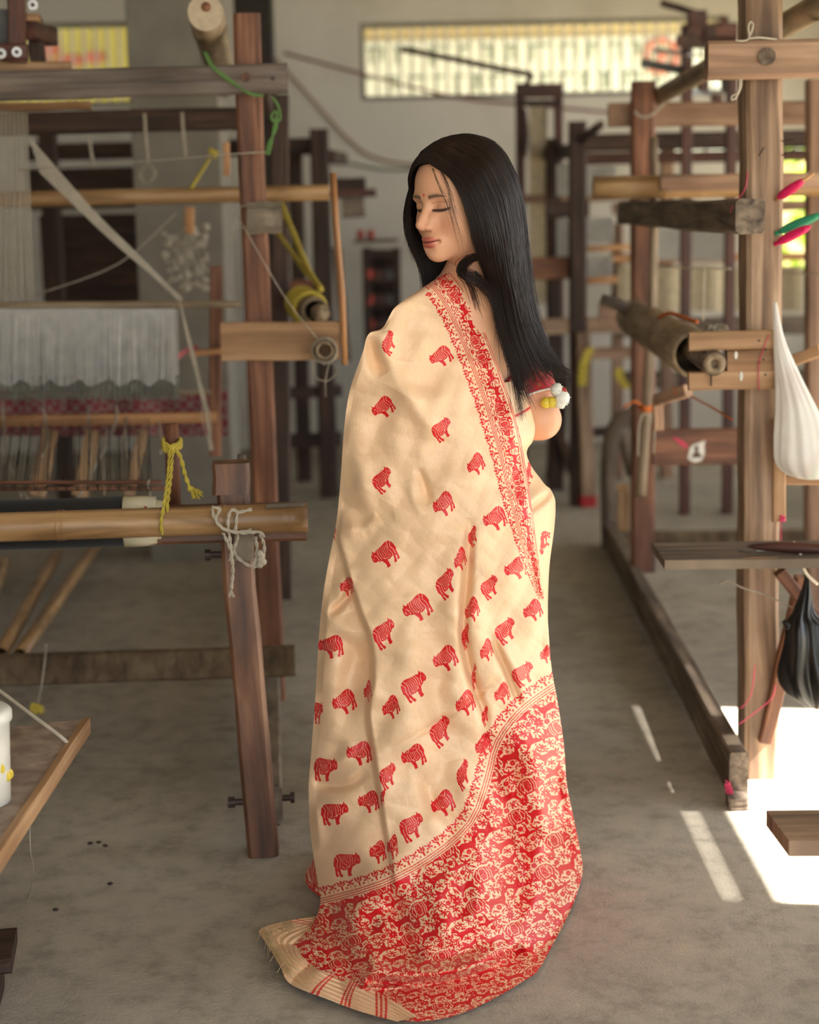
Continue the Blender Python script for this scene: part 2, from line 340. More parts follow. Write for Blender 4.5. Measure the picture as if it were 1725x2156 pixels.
# ================================================================== looms and what hangs on them
def beam(par, name, p0, p1, w, h, mat, **k): return link(name, MB().beam(p0, p1, w, h, **k), mat, par)
def bam(par, name, p0, p1, r, mat='bamboo', nodes=(.2, .55, .85), **k): return link(name, MB().pipe(p0, p1, r, nodes=nodes, **k), mat, par, True)
def rope(par, name, pts, r, mat, k=8, n=6, kind=None): return link(name, MB().tube(cat(pts, k), r, n), mat, par, True, kind)
def twisted(pts, r, k=10, turns=160.):
    # two-ply cord
    c = cat(pts, k); T = np.gradient(c, axis=0); T /= np.linalg.norm(T, axis=1)[:, None]; s_ = np.r_[0, np.cumsum(np.linalg.norm(np.diff(c, axis=0), axis=1))]
    L = s_[-1]; n = max(8, int(L*700)); t = np.linspace(0, L, n); c2 = np.stack([np.interp(t, s_, c[:, i]) for i in range(3)], 1); T2 = np.stack([np.interp(t, s_, T[:, i]) for i in range(3)], 1)
    u = np.cross(T2, [.2, 1, .3]); u /= np.linalg.norm(u, axis=1)[:, None]; w = np.cross(T2, u); mb = MB()
    for ph in (0, math.pi): mb.tube(c2+(u*np.cos(t*turns+ph)[:, None]+w*np.sin(t*turns+ph)[:, None])*r*.55, r*.62, 5)
    return mb
def bolt(par, p, d, r, l, name='bolt', mat='iron'):
    p = np.asarray(p); d = np.asarray(d, float); d /= np.linalg.norm(d); mb = MB(); mb.tube([p-d*l*.5, p+d*l*.3], r, 8); mb.tube([p+d*l*.3, p+d*l*.5], r*1.6, 12); return link(name, mb, mat, par)

# ------------------------------------------------------------------ left loom
LL = Frame((-.357, 3.79), math.radians(4.3)); A = LL.at; ex, ey = LL.ex, LL.ey; UZ = np.array([0, 0, 1.])
L1 = thing('handloom', 'reddish brown wooden handloom at the left with a black cloth roll', 'loom', LL.loc(-.6, .5, 0))
f0 = A(555, 1795, 0); f0[2] = 0; t0 = A(488, 1012, .03)
beam(L1, 'leg', f0, t0, .072, .082, 'wood_leg', up=ey, seg=7, wob=.002)
tp = A(526, 60, 1.13); bt = A(574, 1440, 1.13); bt[2] = .05; beam(L1, 'post', A(518, 31, 1.13), bt, .075, .085, 'wood_red', up=ey, seg=9, wob=.002)
b0 = A(572, 1697, .04); b1 = b0+ey*3.5; beam(L1, 'base_beam', b0, b1, .05, .085, 'dust_wood', seg=8)
beam(L1, 'dusty_block', A(573, 1698, -.01), A(573, 1698, .05), .05, .085, 'dust_wood', seg=2, wob=.003)
x0, x1 = A(-420, 1424, .93), A(621, 1391, .93); beam(L1, 'low_crossbeam', x0, x1, .06, .082, 'wood_sill', seg=9)
beam(L1, 'rear_post', A(588, 200, 2.5), np.array([*A(588, 1100, 2.5)[:2], .05]), .07, .07, 'wood_dark', up=ey)
x0, x1 = A(-420, 193, 1.06), A(606, 166, 1.06); beam(L1, 'top_beam', x0, x1, .055, .078, 'wood_grey', seg=9)
link('hole', MB().tube([A(575, 165, 1.03), A(575, 165, 1.05)], .006, 10), 'iron', L1)
bolt(L1, A(518, 163, 1.03), -ey, .008, .02, 'peg', 'wood_red')
beam(L1, 'rear_top_beam', A(-300, 268, 2.3), A(500, 250, 2.3), .07, .075, 'wood_dark', seg=6)
beam(L1, 'side_rail', A(545, 160, 1.13), A(560, 235, 2.5), .05, .07, 'wood_dark')
# left side of the loom, out of frame to the left
for v, h_ in ((0, .86), (1.13, 2.0), (2.5, 1.9)):
    q = LL.loc(-1.55, v, 0); beam(L1, 'leg' if v == 0 else 'post', q, q+UZ*h_, .08, .08, 'wood_leg' if v == 0 else 'wood_red', up=ey)
q = LL.loc(-1.55, 0, .09); beam(L1, 'base_beam', q, q+ey*3.5, .05, .085, 'dust_wood')
beam(L1, 'stop_block', A(487, 1014, .0)+UZ*-.025, A(487, 1014, .0)+UZ*.045-ey*0, .083, .07, 'wood_leg', up=ey, seg=2)
beam(L1, 'breast_beam', A(-420, 1118, .0), A(645, 1098, .0), .06, .082, 'wood_leg', seg=8)
beam(L1, 'peg', A(507, 1015, .05), A(507, 957, .05), .018, .018, 'wood_old', up=ey, seg=3)
bolt(L1, A(517, 1658+30, -.02), -ex, .008, .08); bolt(L1, A(598, 1680, .02), ex, .008, .05); bolt(L1, A(460, 1168, .0), -ex, .008, .06)
beam(L1, 'clamp_block', A(513, 1178, -.055), A(513, 1118, -.055), .045, .03, 'dust_wood', up=ey, seg=3)
beam(L1, 'bracket_board', A(466, 719, 1.06), A(715, 716, 1.06), .03, .108, 'wood_board', seg=4)
mb = MB(); mb.beam(A(520, 458, 1.05), A(594, 458, 1.05), .07, .088, ch=.3, seg=4, wob=.004); link('rail_end', mb, 'dust_wood', L1)
beam(L1, 'batten_hook', A(477, 300, 1.6), A(477, 370, 1.6), .02, .02, 'stick_tan', up=ey)
# cloth roll, newspaper, bamboo
cr = thing('cloth_roll', 'roll of black woven cloth on the left loom with newspaper at its end', 'cloth', A(100, 1150, .0))
link('black_cloth', MB().tube([A(-420, 1112, .0), A(0, 1106, .0), A(264, 1098, .0)], .056, 28), 'black_cloth', cr, True)
m, nt, b = new_mat('newsprint'); t = nd(nt, 'ShaderNodeTexCoord'); br = nd(nt, 'ShaderNodeTexBrick'); br.inputs['Scale'].default_value = 60; br.inputs['Color1'].default_value = (*srgb(222, 214, 190), 1); br.inputs['Color2'].default_value = (*srgb(232, 222, 180), 1); br.inputs['Mortar'].default_value = (*srgb(196, 184, 160), 1)
nt.links.new(t.outputs['Object'], br.inputs['Vector']); nt.links.new(br.outputs['Color'], b.inputs['Base Color'])
link('newspaper', MB().tube([A(262, 1098, .0), A(300, 1097, .0), A(331, 1096, .0)], [.0575, .057, .054], 24), 'newsprint', cr, True)
link('paper_flap', MB().tube([A(318, 1096, .0), A(344, 1098, .0)], [.050, .046], 16), 'newsprint', cr, True)
link('print_block', MB().box(A(266, 1086, -.0585)-[0, .001, 0], A(275, 1078, -.0585)), 'red_print', cr); link('print_block', MB().box(A(304, 1076, -.0535)-[0, .001, 0], A(309, 1066, -.0535)), 'red_print', cr)
bp_ = thing('bamboo_pole', 'thick golden bamboo pole lashed across the front of the left loom', 'bamboo', A(300, 1140, -.09))
link('culm', MB().pipe(A(-420, 1124, -.085), A(648, 1089, -.085), .0325, nodes=(.35, .508, .83, .96)), 'bamboo', bp_, True)
link('split_sliver', MB().tube([A(560, 1066, -.115), A(600, 1064, -.115), A(642, 1061, -.11)], .006, 6), 'dust_wood', bp_, True)
rp = thing('white_rope', 'knotted off-white cotton rope tying the bamboo pole to the left loom leg', 'rope', A(500, 1250, -.13))
for nm, pts in (('strand_turn', [A(447, 1068, -.13), A(462, 1072, -.135), A(455, 1095, -.135), A(475, 1115, -.135), A(510, 1122, -.135), A(545, 1120, -.135), A(556, 1130, -.13)]), ('strand_turn', [A(447, 1070, -.13), A(452, 1090, -.135), A(468, 1112, -.135), A(500, 1120, -.135), A(530, 1116, -.135)]),
                ('strand_hang', [A(530, 1072, -.12), A(505, 1078, -.13), A(488, 1074, -.13), A(480, 1100, -.135), A(486, 1150, -.12), A(490, 1200, -.10), A(487, 1240, -.09)]), ('strand_hang', [A(500, 1078, -.13), A(496, 1115, -.13), A(500, 1132, -.10), A(494, 1165, -.095), A(530, 1192, -.095), A(541, 1160, -.095), A(538, 1130, -.095)]), ('strand_hang', [A(470, 1122, -.13), A(486, 1160, -.12), A(484, 1180, -.11)]), ('strand_turn', [A(545, 1118, -.13), A(556, 1150, -.10), A(552, 1180, -.095), A(534, 1196, -.095)])):
    link(nm, twisted(pts, .0036), 'cord_white', rp, True)
mb = MB(); c = A(487, 1242, -.09)
for i in range(12): mb.tube([c, c+[RNG.randn()*.006, -.003, -.012-.005*RNG.rand()]], .0012, 4)
link('frayed_end', mb, 'cord_white', rp)
mb = MB(); 
for i in range(5): mb.ball(A(549+RNG.randn()*3, 1165+i*6, -.10), .008, 6, 5)
link('knot', mb, 'cord_white', rp)
# stake with a yellow rope
st = thing('wooden_stake', 'short round wooden stake with a yellow rope round its head', 'stake', A(363, 1056, .05))
link('shaft', MB().tube([A(366, 1062, .05), A(364, 990, .05), A(361, 892, .05)], [.017, .017, .016], 10), 'wood_red', st, True)
yr = thing('yellow_rope', 'bright yellow rope knotted on the stake and looped round the bamboo pole', 'rope', A(350, 1130, -.1))
for k_ in range(4):
    link('coil', twisted([A(343, 928+k_*5, .02), A(352, 936+k_*5, .005), A(366, 938+k_*4, .0), A(381, 928+k_*4, .02), A(372, 922+k_*4, .07), A(350, 922+k_*5, .07), A(343, 928+k_*5, .02)], .0042), 'cord_yellow', yr, True)
link('loop', twisted([A(358, 945, .0), A(354, 1000, -.05), A(346, 1060, -.115), A(339, 1100, -.125), A(342, 1125, -.12)], .0036), 'cord_yellow', yr, True)
link('loop', twisted([A(364, 945, .0), A(360, 1000, -.05), A(353, 1062, -.10), A(352, 1078, -.11)], .0036), 'cord_yellow', yr, True)
link('tail', twisted([A(370, 945, .0), A(381, 965, -.005), A(390, 1000, -.01), A(400, 1028, -.01)], .0042), 'cord_yellow', yr, True)
mb = MB(); c = A(402, 1030, -.01)
for i in range(36):
    e = A(402+RNG.rand()*26, 1036+RNG.rand()*16, -.01+RNG.randn()*.012); mb.tube([c, (c+e)/2+[0, 0, .004], e], .0014, 4)
mb.ball(c, .008, 8, 6); link('tassel_end', mb, 'cord_yellow', yr)
# lease rods, warp and shed
lr = thing('lease_rods', 'two thin brown lease rods lying across the dark warp', 'rods', A(100, 1030, .45))
for y_ in (1016, 1029): link('rod', MB().tube([A(-300, y_+6, .45), A(60, y_, .45), A(341 if y_ < 1020 else 345, y_-1, .45)], .0055, 6), 'wood_red', lr, True)
link('white_tie', MB().tube(cat([A(314, 1010, .44), A(311, 1022, .435), A(316, 1036, .44), A(313, 1055, .3)], 5), .0025, 5), 'cord_white', lr, True)
mb = MB()
for i in range(150):
    x_ = -200+i*3.5; mb.tube([A(x_, 1052, .0)+UZ*.02, A(x_+10*math.sin(i), 1022, .45), A(x_*.92+20, 880, 1.45)], .0008, 3)
tag(link('dark_warp', mb, 'warp_dark'), 'sheet of dark warp threads rising behind the black cloth roll', 'warp threads', kind='stuff')
hd = thing('heddle_harness', 'white thread heddle harness with pale rods in the left loom', 'heddle', A(180, 840, 1.45))
link('rod', MB().tube([A(-300, 652, 1.45), A(100, 645, 1.45), A(508, 640, 1.45)], [.0135, .014, .011], 10), 'bamboo_grey', hd, True)
link('rod', MB().tube([A(-300, 838, 1.45), A(445, 826, 1.45)], .007, 8), 'bamboo_grey', hd, True)
def threads(x0, x1, y0, y1, v, n, r, sway=0.0, wave=0.0):
    mb = MB()
    for i in range(n):
        t_ = i/(n-1); xa = x0+(x1-x0)*t_; dens = .7*math.sin(xa*.09)*6
        ye = y1+wave*math.sin(xa*.105)*1.0; mb.tube([A(xa+dens*.2, y0, v), A(xa+dens+RNG.randn()*sway, ye, v+RNG.randn()*.006)], r*(.7+.7*RNG.rand()), 4, caps=False)
    return mb
link('heddle_threads', threads(-120, 366, 650, 806, 1.42, 330, .0016, 1.0, 7), 'heddle_white', hd, kind='stuff')
link('heddle_threads', threads(-120, 372, 650, 800, 1.50, 260, .0016, 1.0, 6), 'heddle_white', hd, kind='stuff')
link('lower_heddles', threads(-120, 375, 790, 842, 1.44, 420, .0013, 6), 'heddle_grey', hd, kind='stuff')
# figuring cords: the vertical curtain and the gathered slanting bundle
mb = MB()
for i in range(78):
    xa = -90+i*2.08+2.2*math.sin(i*1.1); mb.tube([A(xa*.75+4, 238, 1.5+RNG.rand()*.06), A(xa+RNG.randn(), 640, 1.5+RNG.rand()*.06)], .0011, 3, caps=False)
tag(link('cord_curtain', mb, 'thread_warp'), 'curtain of pale vertical harness cords at the left edge', 'cords', kind='stuff')
mb = MB()
for i in range(110):
    j = RNG.rand(); mb.tube(cat([A(62+22*j, 292+70*j+RNG.randn()*2, 1.5), A(200+5*j, 446+34*j, 1.47), A(300, 545+18*j, 1.45), A(380+RNG.randn()*2, 630+RNG.randn()*2, 1.44)], 3), .0011, 3, caps=False)
tag(link('cord_bundle', mb, 'thread_warp'), 'slanting bundle of pale cords gathered to a point on the heddle rod', 'cords', kind='stuff')
mb = MB()
for i in range(14): mb.tube(cat([A(378, 632, 1.40), A(405+RNG.randn()*2, 745, 1.38), A(428+RNG.randn()*3, 835, 1.37), A(437+RNG.randn()*3, 880, 1.37), A(444+RNG.randn()*3, 948, 1.37)], 4), .0016, 3)
tag(link('hanging_cord', mb, 'cord_white'), 'pale cord with a loose end hanging from the heddle rod tip', 'cord', kind='stuff')
bt_ = thing('batten', 'tan batten bar below the heddles with a pink checked cloth behind it', 'batten', A(200, 900, 1.62))
beam(bt_, 'bar', A(-300, 892, 1.62), A(457, 878, 1.62), .03, .034, 'stick_tan', seg=4)
m, nt, b = new_mat('pink_check'); a_ = nd(nt, 'ShaderNodeTexCoord'); ck = nd(nt, 'ShaderNodeTexChecker'); ck.inputs['Scale'].default_value = 46; ck.inputs['Color1'].default_value = (*srgb(140, 66, 76), 1); ck.inputs['Color2'].default_value = (*srgb(150, 118, 112), 1)
nt.links.new(a_.outputs['Object'], ck.inputs['Vector']); nt.links.new(ck.outputs['Color'], b.inputs['Base Color']); b.inputs['Roughness'].default_value = .9
ck_ = thing('checked_cloth', 'pink and white checked cotton cloth draped behind the batten bar', 'cloth', A(200, 920, 1.8))
pts = [[A(x_, y_, 1.8+.012*math.sin(x_*.06)+.01*math.sin(y_*.1)) for x_ in range(-300, 490, 12)] for y_ in np.linspace(822, 918, 9)]
o = link('cloth', MB().grid(pts), 'pink_check', ck_, True)
sh = thing('pink_bobbin_cloth', 'folded pink rag beside the heddles under the bracket board', 'rag', A(400, 770, 1.55))
pts = [[A(365+u_*52, 752-26*math.sin(u_*1.6)+w_*(16-6*u_), 1.55+.02*math.sin(u_*3)) for u_ in np.linspace(0, 1, 12)] for w_ in np.linspace(0, 1, 4)]
plain('rag_pink', srgb(196, 112, 118), .9); link('cloth', MB().grid(pts), 'rag_pink', sh, True)
beam(L1, 'shelf', A(400, 745, 1.7), A(470, 738, 1.7), .04, .02, 'stick_tan'); beam(L1, 'inner_post', A(455, 560, 1.75), np.array([*A(455, 1000, 1.75)[:2], .7]), .04, .045, 'wood_red', up=ey)
# treadle cords and treadles
for i, (xa, ya, xb, yb, xc, yc) in enumerate([(5, 850, 15, 960, 45, 1045), (90, 850, 100, 920, 90, 960), (245, 850, 240, 900, 165, 1048), (-10, 940, 30, 1000, 60, 1052), (225, 905, 215, 960, 220, 1040), (185, 860, 190, 930, 188, 990), (265, 880, 262, 940, 268, 960), (335, 890, 340, 930, 338, 955)]):
    rope(hd, 'treadle_cord', [A(xa, ya, 1.45), A(xb, yb, 1.3), A(xc, yc, 1.0)], .004, 'cord_grey', 5)
for i, (xa, w2) in enumerate(((185, 40), (95, 40), (290, 26))):
    beam(L1, 'treadle_slat', A(xa-18, 1045, 1.7), A(xa+12, 905, 1.75), .004+.0012*w2, .012, 'bamboo', up=ey)
for i, (xa, ya, xb, yb) in enumerate([(42, 1378, 215, 1130), (2, 1376, 120, 1165), (-60, 1376, 10, 1180)]):
    tag(link('treadle_pole', MB().pipe(F(xa, ya, .21), F(xb, yb, .06), .022, nodes=(.3, .6, .9), n=12), 'bamboo', None, True), ['bamboo treadle pole reaching furthest right under the left loom', 'bamboo treadle pole second from the left loom leg', 'bamboo treadle pole at the left edge under the loom'][i], 'pole', 'treadle poles of the left loom')
tag(rope(None, 'yellow_tag_cord', [A(97, 1357, .80), A(95, 1385, .86), A(88, 1440, .87), A(80, 1480, .88)], .003, 'cord_grey', 5), 'thin cord dangling in front of the low crossbeam', 'cord')
mb = MB()
for i in range(14): mb.ball(A(78+RNG.randn()*8, 1494+RNG.randn()*5, .88), .009, 6, 5)
tag(link('yellow_fluff', mb, 'cord_yellow'), 'tuft of yellow yarn at the end of the dangling cord', 'yarn', kind='stuff')
# warp rollers with hollow ends, yellow cord, stick
w1 = thing('bamboo_roller', 'hollow bamboo roller end wound with white thread on the bracket board', 'bamboo', A(684, 760, 1.0))
link('culm', MB().pipe(A(684, 738, .96), A(655, 690, 2.3), .026, nodes=(.12, .5), wall=.3), 'bamboo_grey', w1, True)
mb = MB()
for i in range(26): mb.tube([A(684, 738, .99+.004*i)+[.034*math.cos(t), 0, .034*math.sin(t)+.0015*RNG.randn()] for t in np.linspace(0, 6.3, 16)], .003, 4)
link('thread_winding', mb, 'cord_grey', w1, kind='stuff')
link('loose_thread', MB().tube(cat([A(662, 760, .95), A(662, 792, .95), A(690, 802, .95), A(710, 780, .95), A(695, 765, .95), A(686, 800, .95), A(686, 836, .95)], 6), .0013, 4), 'cord_white', w1, True)
w2 = thing('bamboo_roller', 'hollow bamboo roller wrapped with yellow rope above the bracket board', 'bamboo', A(664, 690, 1.4))
link('culm', MB().pipe(A(664, 655, 1.35), A(630, 630, 2.8), .042, nodes=(.2, .6), wall=.25), 'bamboo_grey', w2, True)
link('core', MB().tube([A(676, 660, 1.2), A(668, 656, 1.5)], .026, 14), 'bamboo_grey', w2, True)
for i in range(5): link('rope_turn', MB().tube([A(652-4*i, 650-3*i, 1.40+.07*i)+[.047*math.cos(t), .01*math.sin(t), .047*math.sin(t)] for t in np.linspace(0, 6.3, 20)], .010, 5), 'cord_yellow', w2, True)
tag(rope(None, 'yellow_tie', [A(590, 425, 2.4), A(625, 510, 2.1), A(650, 570, 1.8), A(676, 610, 1.5)], .010, 'cord_yellow'), 'long yellow cord slanting up from the wrapped roller', 'rope')
tag(rope(None, 'yellow_tie', [A(585, 490, 2.4), A(620, 540, 2.1), A(648, 578, 1.8)], .008, 'cord_yellow'), 'shorter yellow cord joining the long yellow cord', 'rope')
tag(link('wooden_stick', MB().tube([A(702, 364, 1.05), A(708, 480, 1.05), A(720, 620, 1.05), A(726, 768, 1.05)], [.0085, .009, .0095, .009], 8), 'stick_tan', None, True), 'straight orange-tan stick standing beside the hollow bamboo roller', 'stick')
tag(rope(None, 'thread', [A(498, 450, 1.04), A(560, 560, 1.0), A(610, 640, 1.0), A(668, 712, .98)], .0015, 'cord_white', 4, 4), 'thin white thread from the post to the bamboo roller', 'thread')
tag(rope(None, 'thread', [A(40, 358, 1.45), A(300, 340, 1.25), A(480, 325, 1.05), A(560, 320, 1.05), A(563, 322, 1.2)], .0017, 'cord_white', 4, 4), 'thin white thread stretched across to the reddish post', 'thread')
tag(rope(None, 'thread', [A(545, 468, 1.04), A(500, 485, 1.04), A(494, 500, 1.04), A(490, 488, 1.04), A(500, 440, 1.04), A(555, 425, 1.05)], .0015, 'cord_white', 5, 4), 'thin white thread looped around the post by the rail end', 'thread')
tag(rope(None, 'thread', [A(65, 625, 1.6), A(250, 555, 1.7), A(370, 450, 2.0)], .002, 'cord_grey', 4, 4), 'grey thread rising behind the slanting cord bundle', 'thread')
g = thing('green_cord', 'green plastic cord hanging from the top beam by the tall left post', 'cord', A(575, 325, 1.0))
for k_ in range(4): link('strand', MB().tube(cat([A(428+k_*2, 108, 1.02), A(445+2*k_, 140, 1.0), A(478+k_*3, 168, 1.0), A(520+k_*2, 193+k_*2, .99), A(556, 201, 1.0)], 6), .0025, 5), 'cord_green', g, True)
for k_ in range(3): link('tail', MB().tube(cat([A(572, 203, 1.0), A(586, 222+k_*2, 1.0), A(590, 250, 1.0), A(580-k_*3, 255, 1.0), A(571, 243, 1.0), A(582+k_, 236, 1.0), A(582-k_*3, 270, 1.0), A(566+k_*3, 300, 1.0), A(560+k_*3, 326, 1.0)], 6), .0028, 5), 'cord_green', g, True)
plain('end_grain', srgb(186, 170, 146), .8, var=.12, scale=60)
tr = thing('bamboo_top_roller', 'thick grey bamboo roller with plugged end above the top beam', 'bamboo', P(436, 90, 4.7))
link('culm', MB().pipe(P(433, 27, 4.66), P(472, 178, 6.9), .0485, nodes=(.16, .5), wall=.96, depth=.004, n=26), 'bamboo_grey', tr, True)
d_ = P(472, 178, 6.9)-P(433, 27, 4.66); d_ /= np.linalg.norm(d_); link('end_face', MB().tube([P(433, 27, 4.66)-d_*.003, P(433, 27, 4.66)+d_*.004], .047, 26), 'end_grain', tr); link('plug', MB().tube([P(434, 15, 4.66)-d_*.004, P(434, 15, 4.66)+d_*.01], .013, 14), 'wood_red', tr, True)
bam(L1, 'cross_pole', A(-200, 425, 2.0), A(694, 405, 2.0), .026, 'bamboo', (.2, .5, .75, .9))
# hanging loops, tufts
for i, (xa, ya, yb, lab) in enumerate([(306, 238, 345, 'looped white string hanging from the dark rear beam'), (385, 236, 330, 'plain white string hanging right of the looped string'), (190, 285, 345, 'short white string hanging left of the looped string')]):
    tag(rope(None, 'hanging_string', [A(xa-2, ya, 2.2), A(xa+1, (ya+yb)/2, 2.2), A(xa+6, yb, 2.2)], .006, 'cord_grey', 5), lab, 'string')
mb = MB()
for k_ in range(6): mb.tube(cat([A(308, 345, 2.2), A(298-k_, 366+k_, 2.2), A(310, 388, 2.2), A(325+k_, 366, 2.2), A(314, 345, 2.2)], 6), .0016, 4)
tag(link('string_loop', mb, 'cord_grey'), 'open loop of thin string at the end of the hanging cord', 'string')
tf = thing('cotton_tufts', 'bunch of white cotton tufts on a wooden handle hanging behind the left loom', 'tufts', A(390, 620, 2.6))
link('handle', MB().beam(A(399, 436, 2.6), A(399, 492, 2.6), .035, .03, up=ey), 'stick_tan', tf)
mb = MB()
for i in range(90): mb.ball(A(345+RNG.rand()*92, 475+RNG.rand()*140, 2.6+RNG.rand()*.2), .007+.009*RNG.rand(), 6, 5)
for i in range(40): mb.tube([A(395+RNG.randn()*8, 490, 2.6), A(345+RNG.rand()*92, 520+RNG.rand()*100, 2.7)], .0012, 3)
link('tufts', mb, 'cord_white', tf, kind='stuff')
tag(rope(None, 'yellow_string', [A(403, 395, 1.95), A(425, 360, 2.1), A(440, 335, 2.2)], .006, 'cord_yellow'), 'yellow string tied above the bamboo cross pole', 'string')
mb = MB(); [mb.ball(A(450+RNG.randn()*4, 323+RNG.randn()*4, 2.2), .011, 6, 5) for i in range(6)]
tag(link('yellow_knot', mb, 'cord_yellow'), 'yellow knot at the upper end of the yellow string', 'knot')
# pattern machine at the top left
jm = thing('pattern_machine', 'dark brown pattern machine with steel bolts on the left loom top', 'machine', A(40, 130, 1.1))
beam(jm, 'upright', A(36, 132, 1.05), A(34, -60, 1.05), .045, .05, 'wood_mach', up=ey); beam(jm, 'lower_bar', A(-60, 112, 1.04), A(58, 110, 1.04), .05, .045, 'wood_mach'); beam(jm, 'side_arm', A(58, 62, 1.1), A(108, 78, 1.3), .04, .05, 'wood_mach'); beam(jm, 'side_post', A(80, 132, 1.2), A(74, 40, 1.2), .04, .05, 'wood_dark', up=ey)
beam(jm, 'shelf', A(-60, 38, 1.12), A(84, 38, 1.12), .06, .02, 'wood_board'); beam(jm, 'foot', A(-60, 146, 1.15), A(150, 143, 1.2), .06, .03, 'wood_board'); beam(jm, 'lower_foot', A(-60, 226, 1.35), A(192, 222, 1.35), .06, .022, 'wood_board')
for (xa, ya) in ((3, 113), (36, 110), (70, 11)):
    p = A(xa, ya, 1.0); link('washer', MB().tube([p, p-ey*.006], .0135, 14), 'steel', jm); link('bolt', MB().tube([p-ey*.006, p-ey*.012], .0055, 8), 'iron', jm)
plain('panel_grey', srgb(84, 84, 84), .6); link('metal_plate', MB().beam(A(8, 100, 1.1), A(8, 20, 1.1), .03, .02, up=ey), 'panel_grey', jm)
# bench, bucket and cords at the left edge
bz = .45
bn_ = thing('bench', 'weaver bench with a pale plank top and orange edge at the left edge', 'bench', (-1.0, 3.1, 0))
e0, e1 = F(176, 1514, bz), F(-30, 1815, bz); dv = (e1-e0)/np.linalg.norm(e1-e0); q0 = e0; sv = np.array([-dv[1], dv[0], 0]); sv = sv if sv[0] < 0 else -sv
wood('plank_top', srgb(142, 126, 116), srgb(170, 152, 140), srgb(190, 172, 158), .7, 1.5, 20, .1)
lf_ = F(0, 1533, bz)-e0; lf_ /= np.linalg.norm(lf_)
nr = np.array([0, 0, 1.]); mb = MB(); T_ = [e0, e1, e1+lf_*.6, e0+lf_*.6]; mb.add([*T_, *[p-nr*.03 for p in T_]], [(0, 1, 2, 3)[::-1], (4, 5, 6, 7), (0, 4, 5, 1), (1, 5, 6, 2), (2, 6, 7, 3), (3, 7, 4, 0)]); link('plank', mb, 'plank_top', bn_)
mb = MB().beam(e0+nr*-.0135-sv*.007, e1+nr*-.0135-sv*.007, .016, .034, ch=.1, seg=4); link('edge_strip', mb, 'wood_board', bn_)
for p in (e0+lf_*.30-dv*-.06, e1+lf_*.25-dv*.1, e0+lf_*.55-dv*-.06): beam(bn_, 'leg', np.array([p[0], p[1], 0]), np.array([p[0], p[1], bz-.03]), .04, .04, 'wood_board', up=(0, 1, 0))
bk = thing('bucket', 'white plastic bucket with yellow print at the left edge on the bench', 'bucket', F(-48, 1680, bz))
c = F(-45, 1690, bz); mb = MB(); mb.tube([c, c+UZ*.002, c+UZ*.10, c+UZ*.145, c+UZ*.15, c+UZ*.165, c+UZ*.172], [.052, .056, .060, .062, .067, .067, .060], 24); link('body', mb, 'white_plastic', bk, True)
mb = MB(); [mb.ball(c+[.056*math.cos(a), .056*math.sin(a), .05+.02*(i % 3)], (.008, .004, .010), 6, 5) for i, a in enumerate((-.2, -.5, -.9, .1))]; link('yellow_print', mb, 'yellow_print', bk)
tag(rope(None, 'cotton_line', [F(-40, 1425, .55), F(60, 1500, .50), F(138, 1560, bz+.006), F(142, 1580, bz-.03)], .0042, 'cord_white', 6), 'pale cord stretched over the bench edge at the left', 'cord')
tag(rope(None, 'fine_thread', [F(62, 1700, .4), F(64, 1790, .3), F(70, 1825, .2), F(65, 1870, .02), F(58, 1900, .004)], .0011, 'cord_white', 6, 4), 'fine loose thread hanging from the bench to the floor', 'thread')
sb = thing('wooden_block_stool', 'dark worn wooden block stool at the bottom left corner', 'stool', F(-20, 2120))
c = F(-40, 2115); mb = MB(); mb.beam(c+[-.14, 0, .095], c+[.062, .03, .095], .16, .03, ch=.25, seg=4, wob=.004); link('seat', mb, 'wood_dark', sb); link('base', MB().beam(c+[-.14, 0, .04], c+[.035, .02, .04], .11, .08, ch=.2, seg=4, wob=.004), 'wood_dark', sb)

# ------------------------------------------------------------------ right loom
RR = Frame((.79, 4.06), math.radians(-1.2)); B = RR.at; rx, ry = RR.ex, RR.ey
L2 = thing('handloom', 'weathered tan wooden handloom at the right with a plank shelf and bags', 'loom', RR.loc(.4, .8, 0))
b0 = B(1556, 1634, 0); beam(L2, 'base_beam', b0, b0+ry*3.4, .047, .118, 'wood_old', seg=10)
q = RR.loc(.105, .24, .02); beam(L2, 'post', np.array([q[0], q[1], .0]), B(1603, -40, .24), .088, .13, 'wood_tan', up=ry, seg=14, wob=.003)
beam(L2, 'rear_post', np.array([*RR.loc(.05, 2.35, 0)[:2], .1]), B(1354, 172, 2.35), .085, .085, 'wood_red', up=ry, seg=8)
beam(L2, 'top_beam', B(1488, 128, .14), B(2300, 112, .14), .06, .088, 'wood_rail', seg=8, ch=.16)
bolt(L2, B(1615, 119, .10), -ry, .013, .012, 'peg', 'wood_old')
beam(L2, 'side_rail', B(1578, 457, .06), B(1318, 448, 2.45), .068, .083, 'wood_old', seg=6, wob=.003)
beam(L2, 'rear_top_beam', B(1281, 243, 2.42), B(2100, 232, 2.42), .06, .085, 'wood_rail', seg=6)
beam(L2, 'middle_beam', B(1390, 384, 1.5), B(2100, 376, 1.5), .05, .052, 'wood_rail', seg=6)
bam(L2, 'cross_pole', B(1249, 395, 1.62), B(1800, 388, 1.62), .037, 'bamboo', (.12, .4, .7))
beam(L2, 'low_rear_beam', B(1292, 1138, 3.2), B(2100, 1128, 3.2), .06, .075, 'wood_sill', seg=6); beam(L2, 'stretcher', B(1374, 941, 2.0), B(2050, 935, 2.0), .04, .128, 'wood_red', seg=6)
beam(L2, 'bracket_post', np.array([*B(1722, 1100, 1.9)[:2], .0]), B(1722, 168, 1.9), .075, .07, 'wood_rail', up=ry, seg=8)
mb = MB(); 
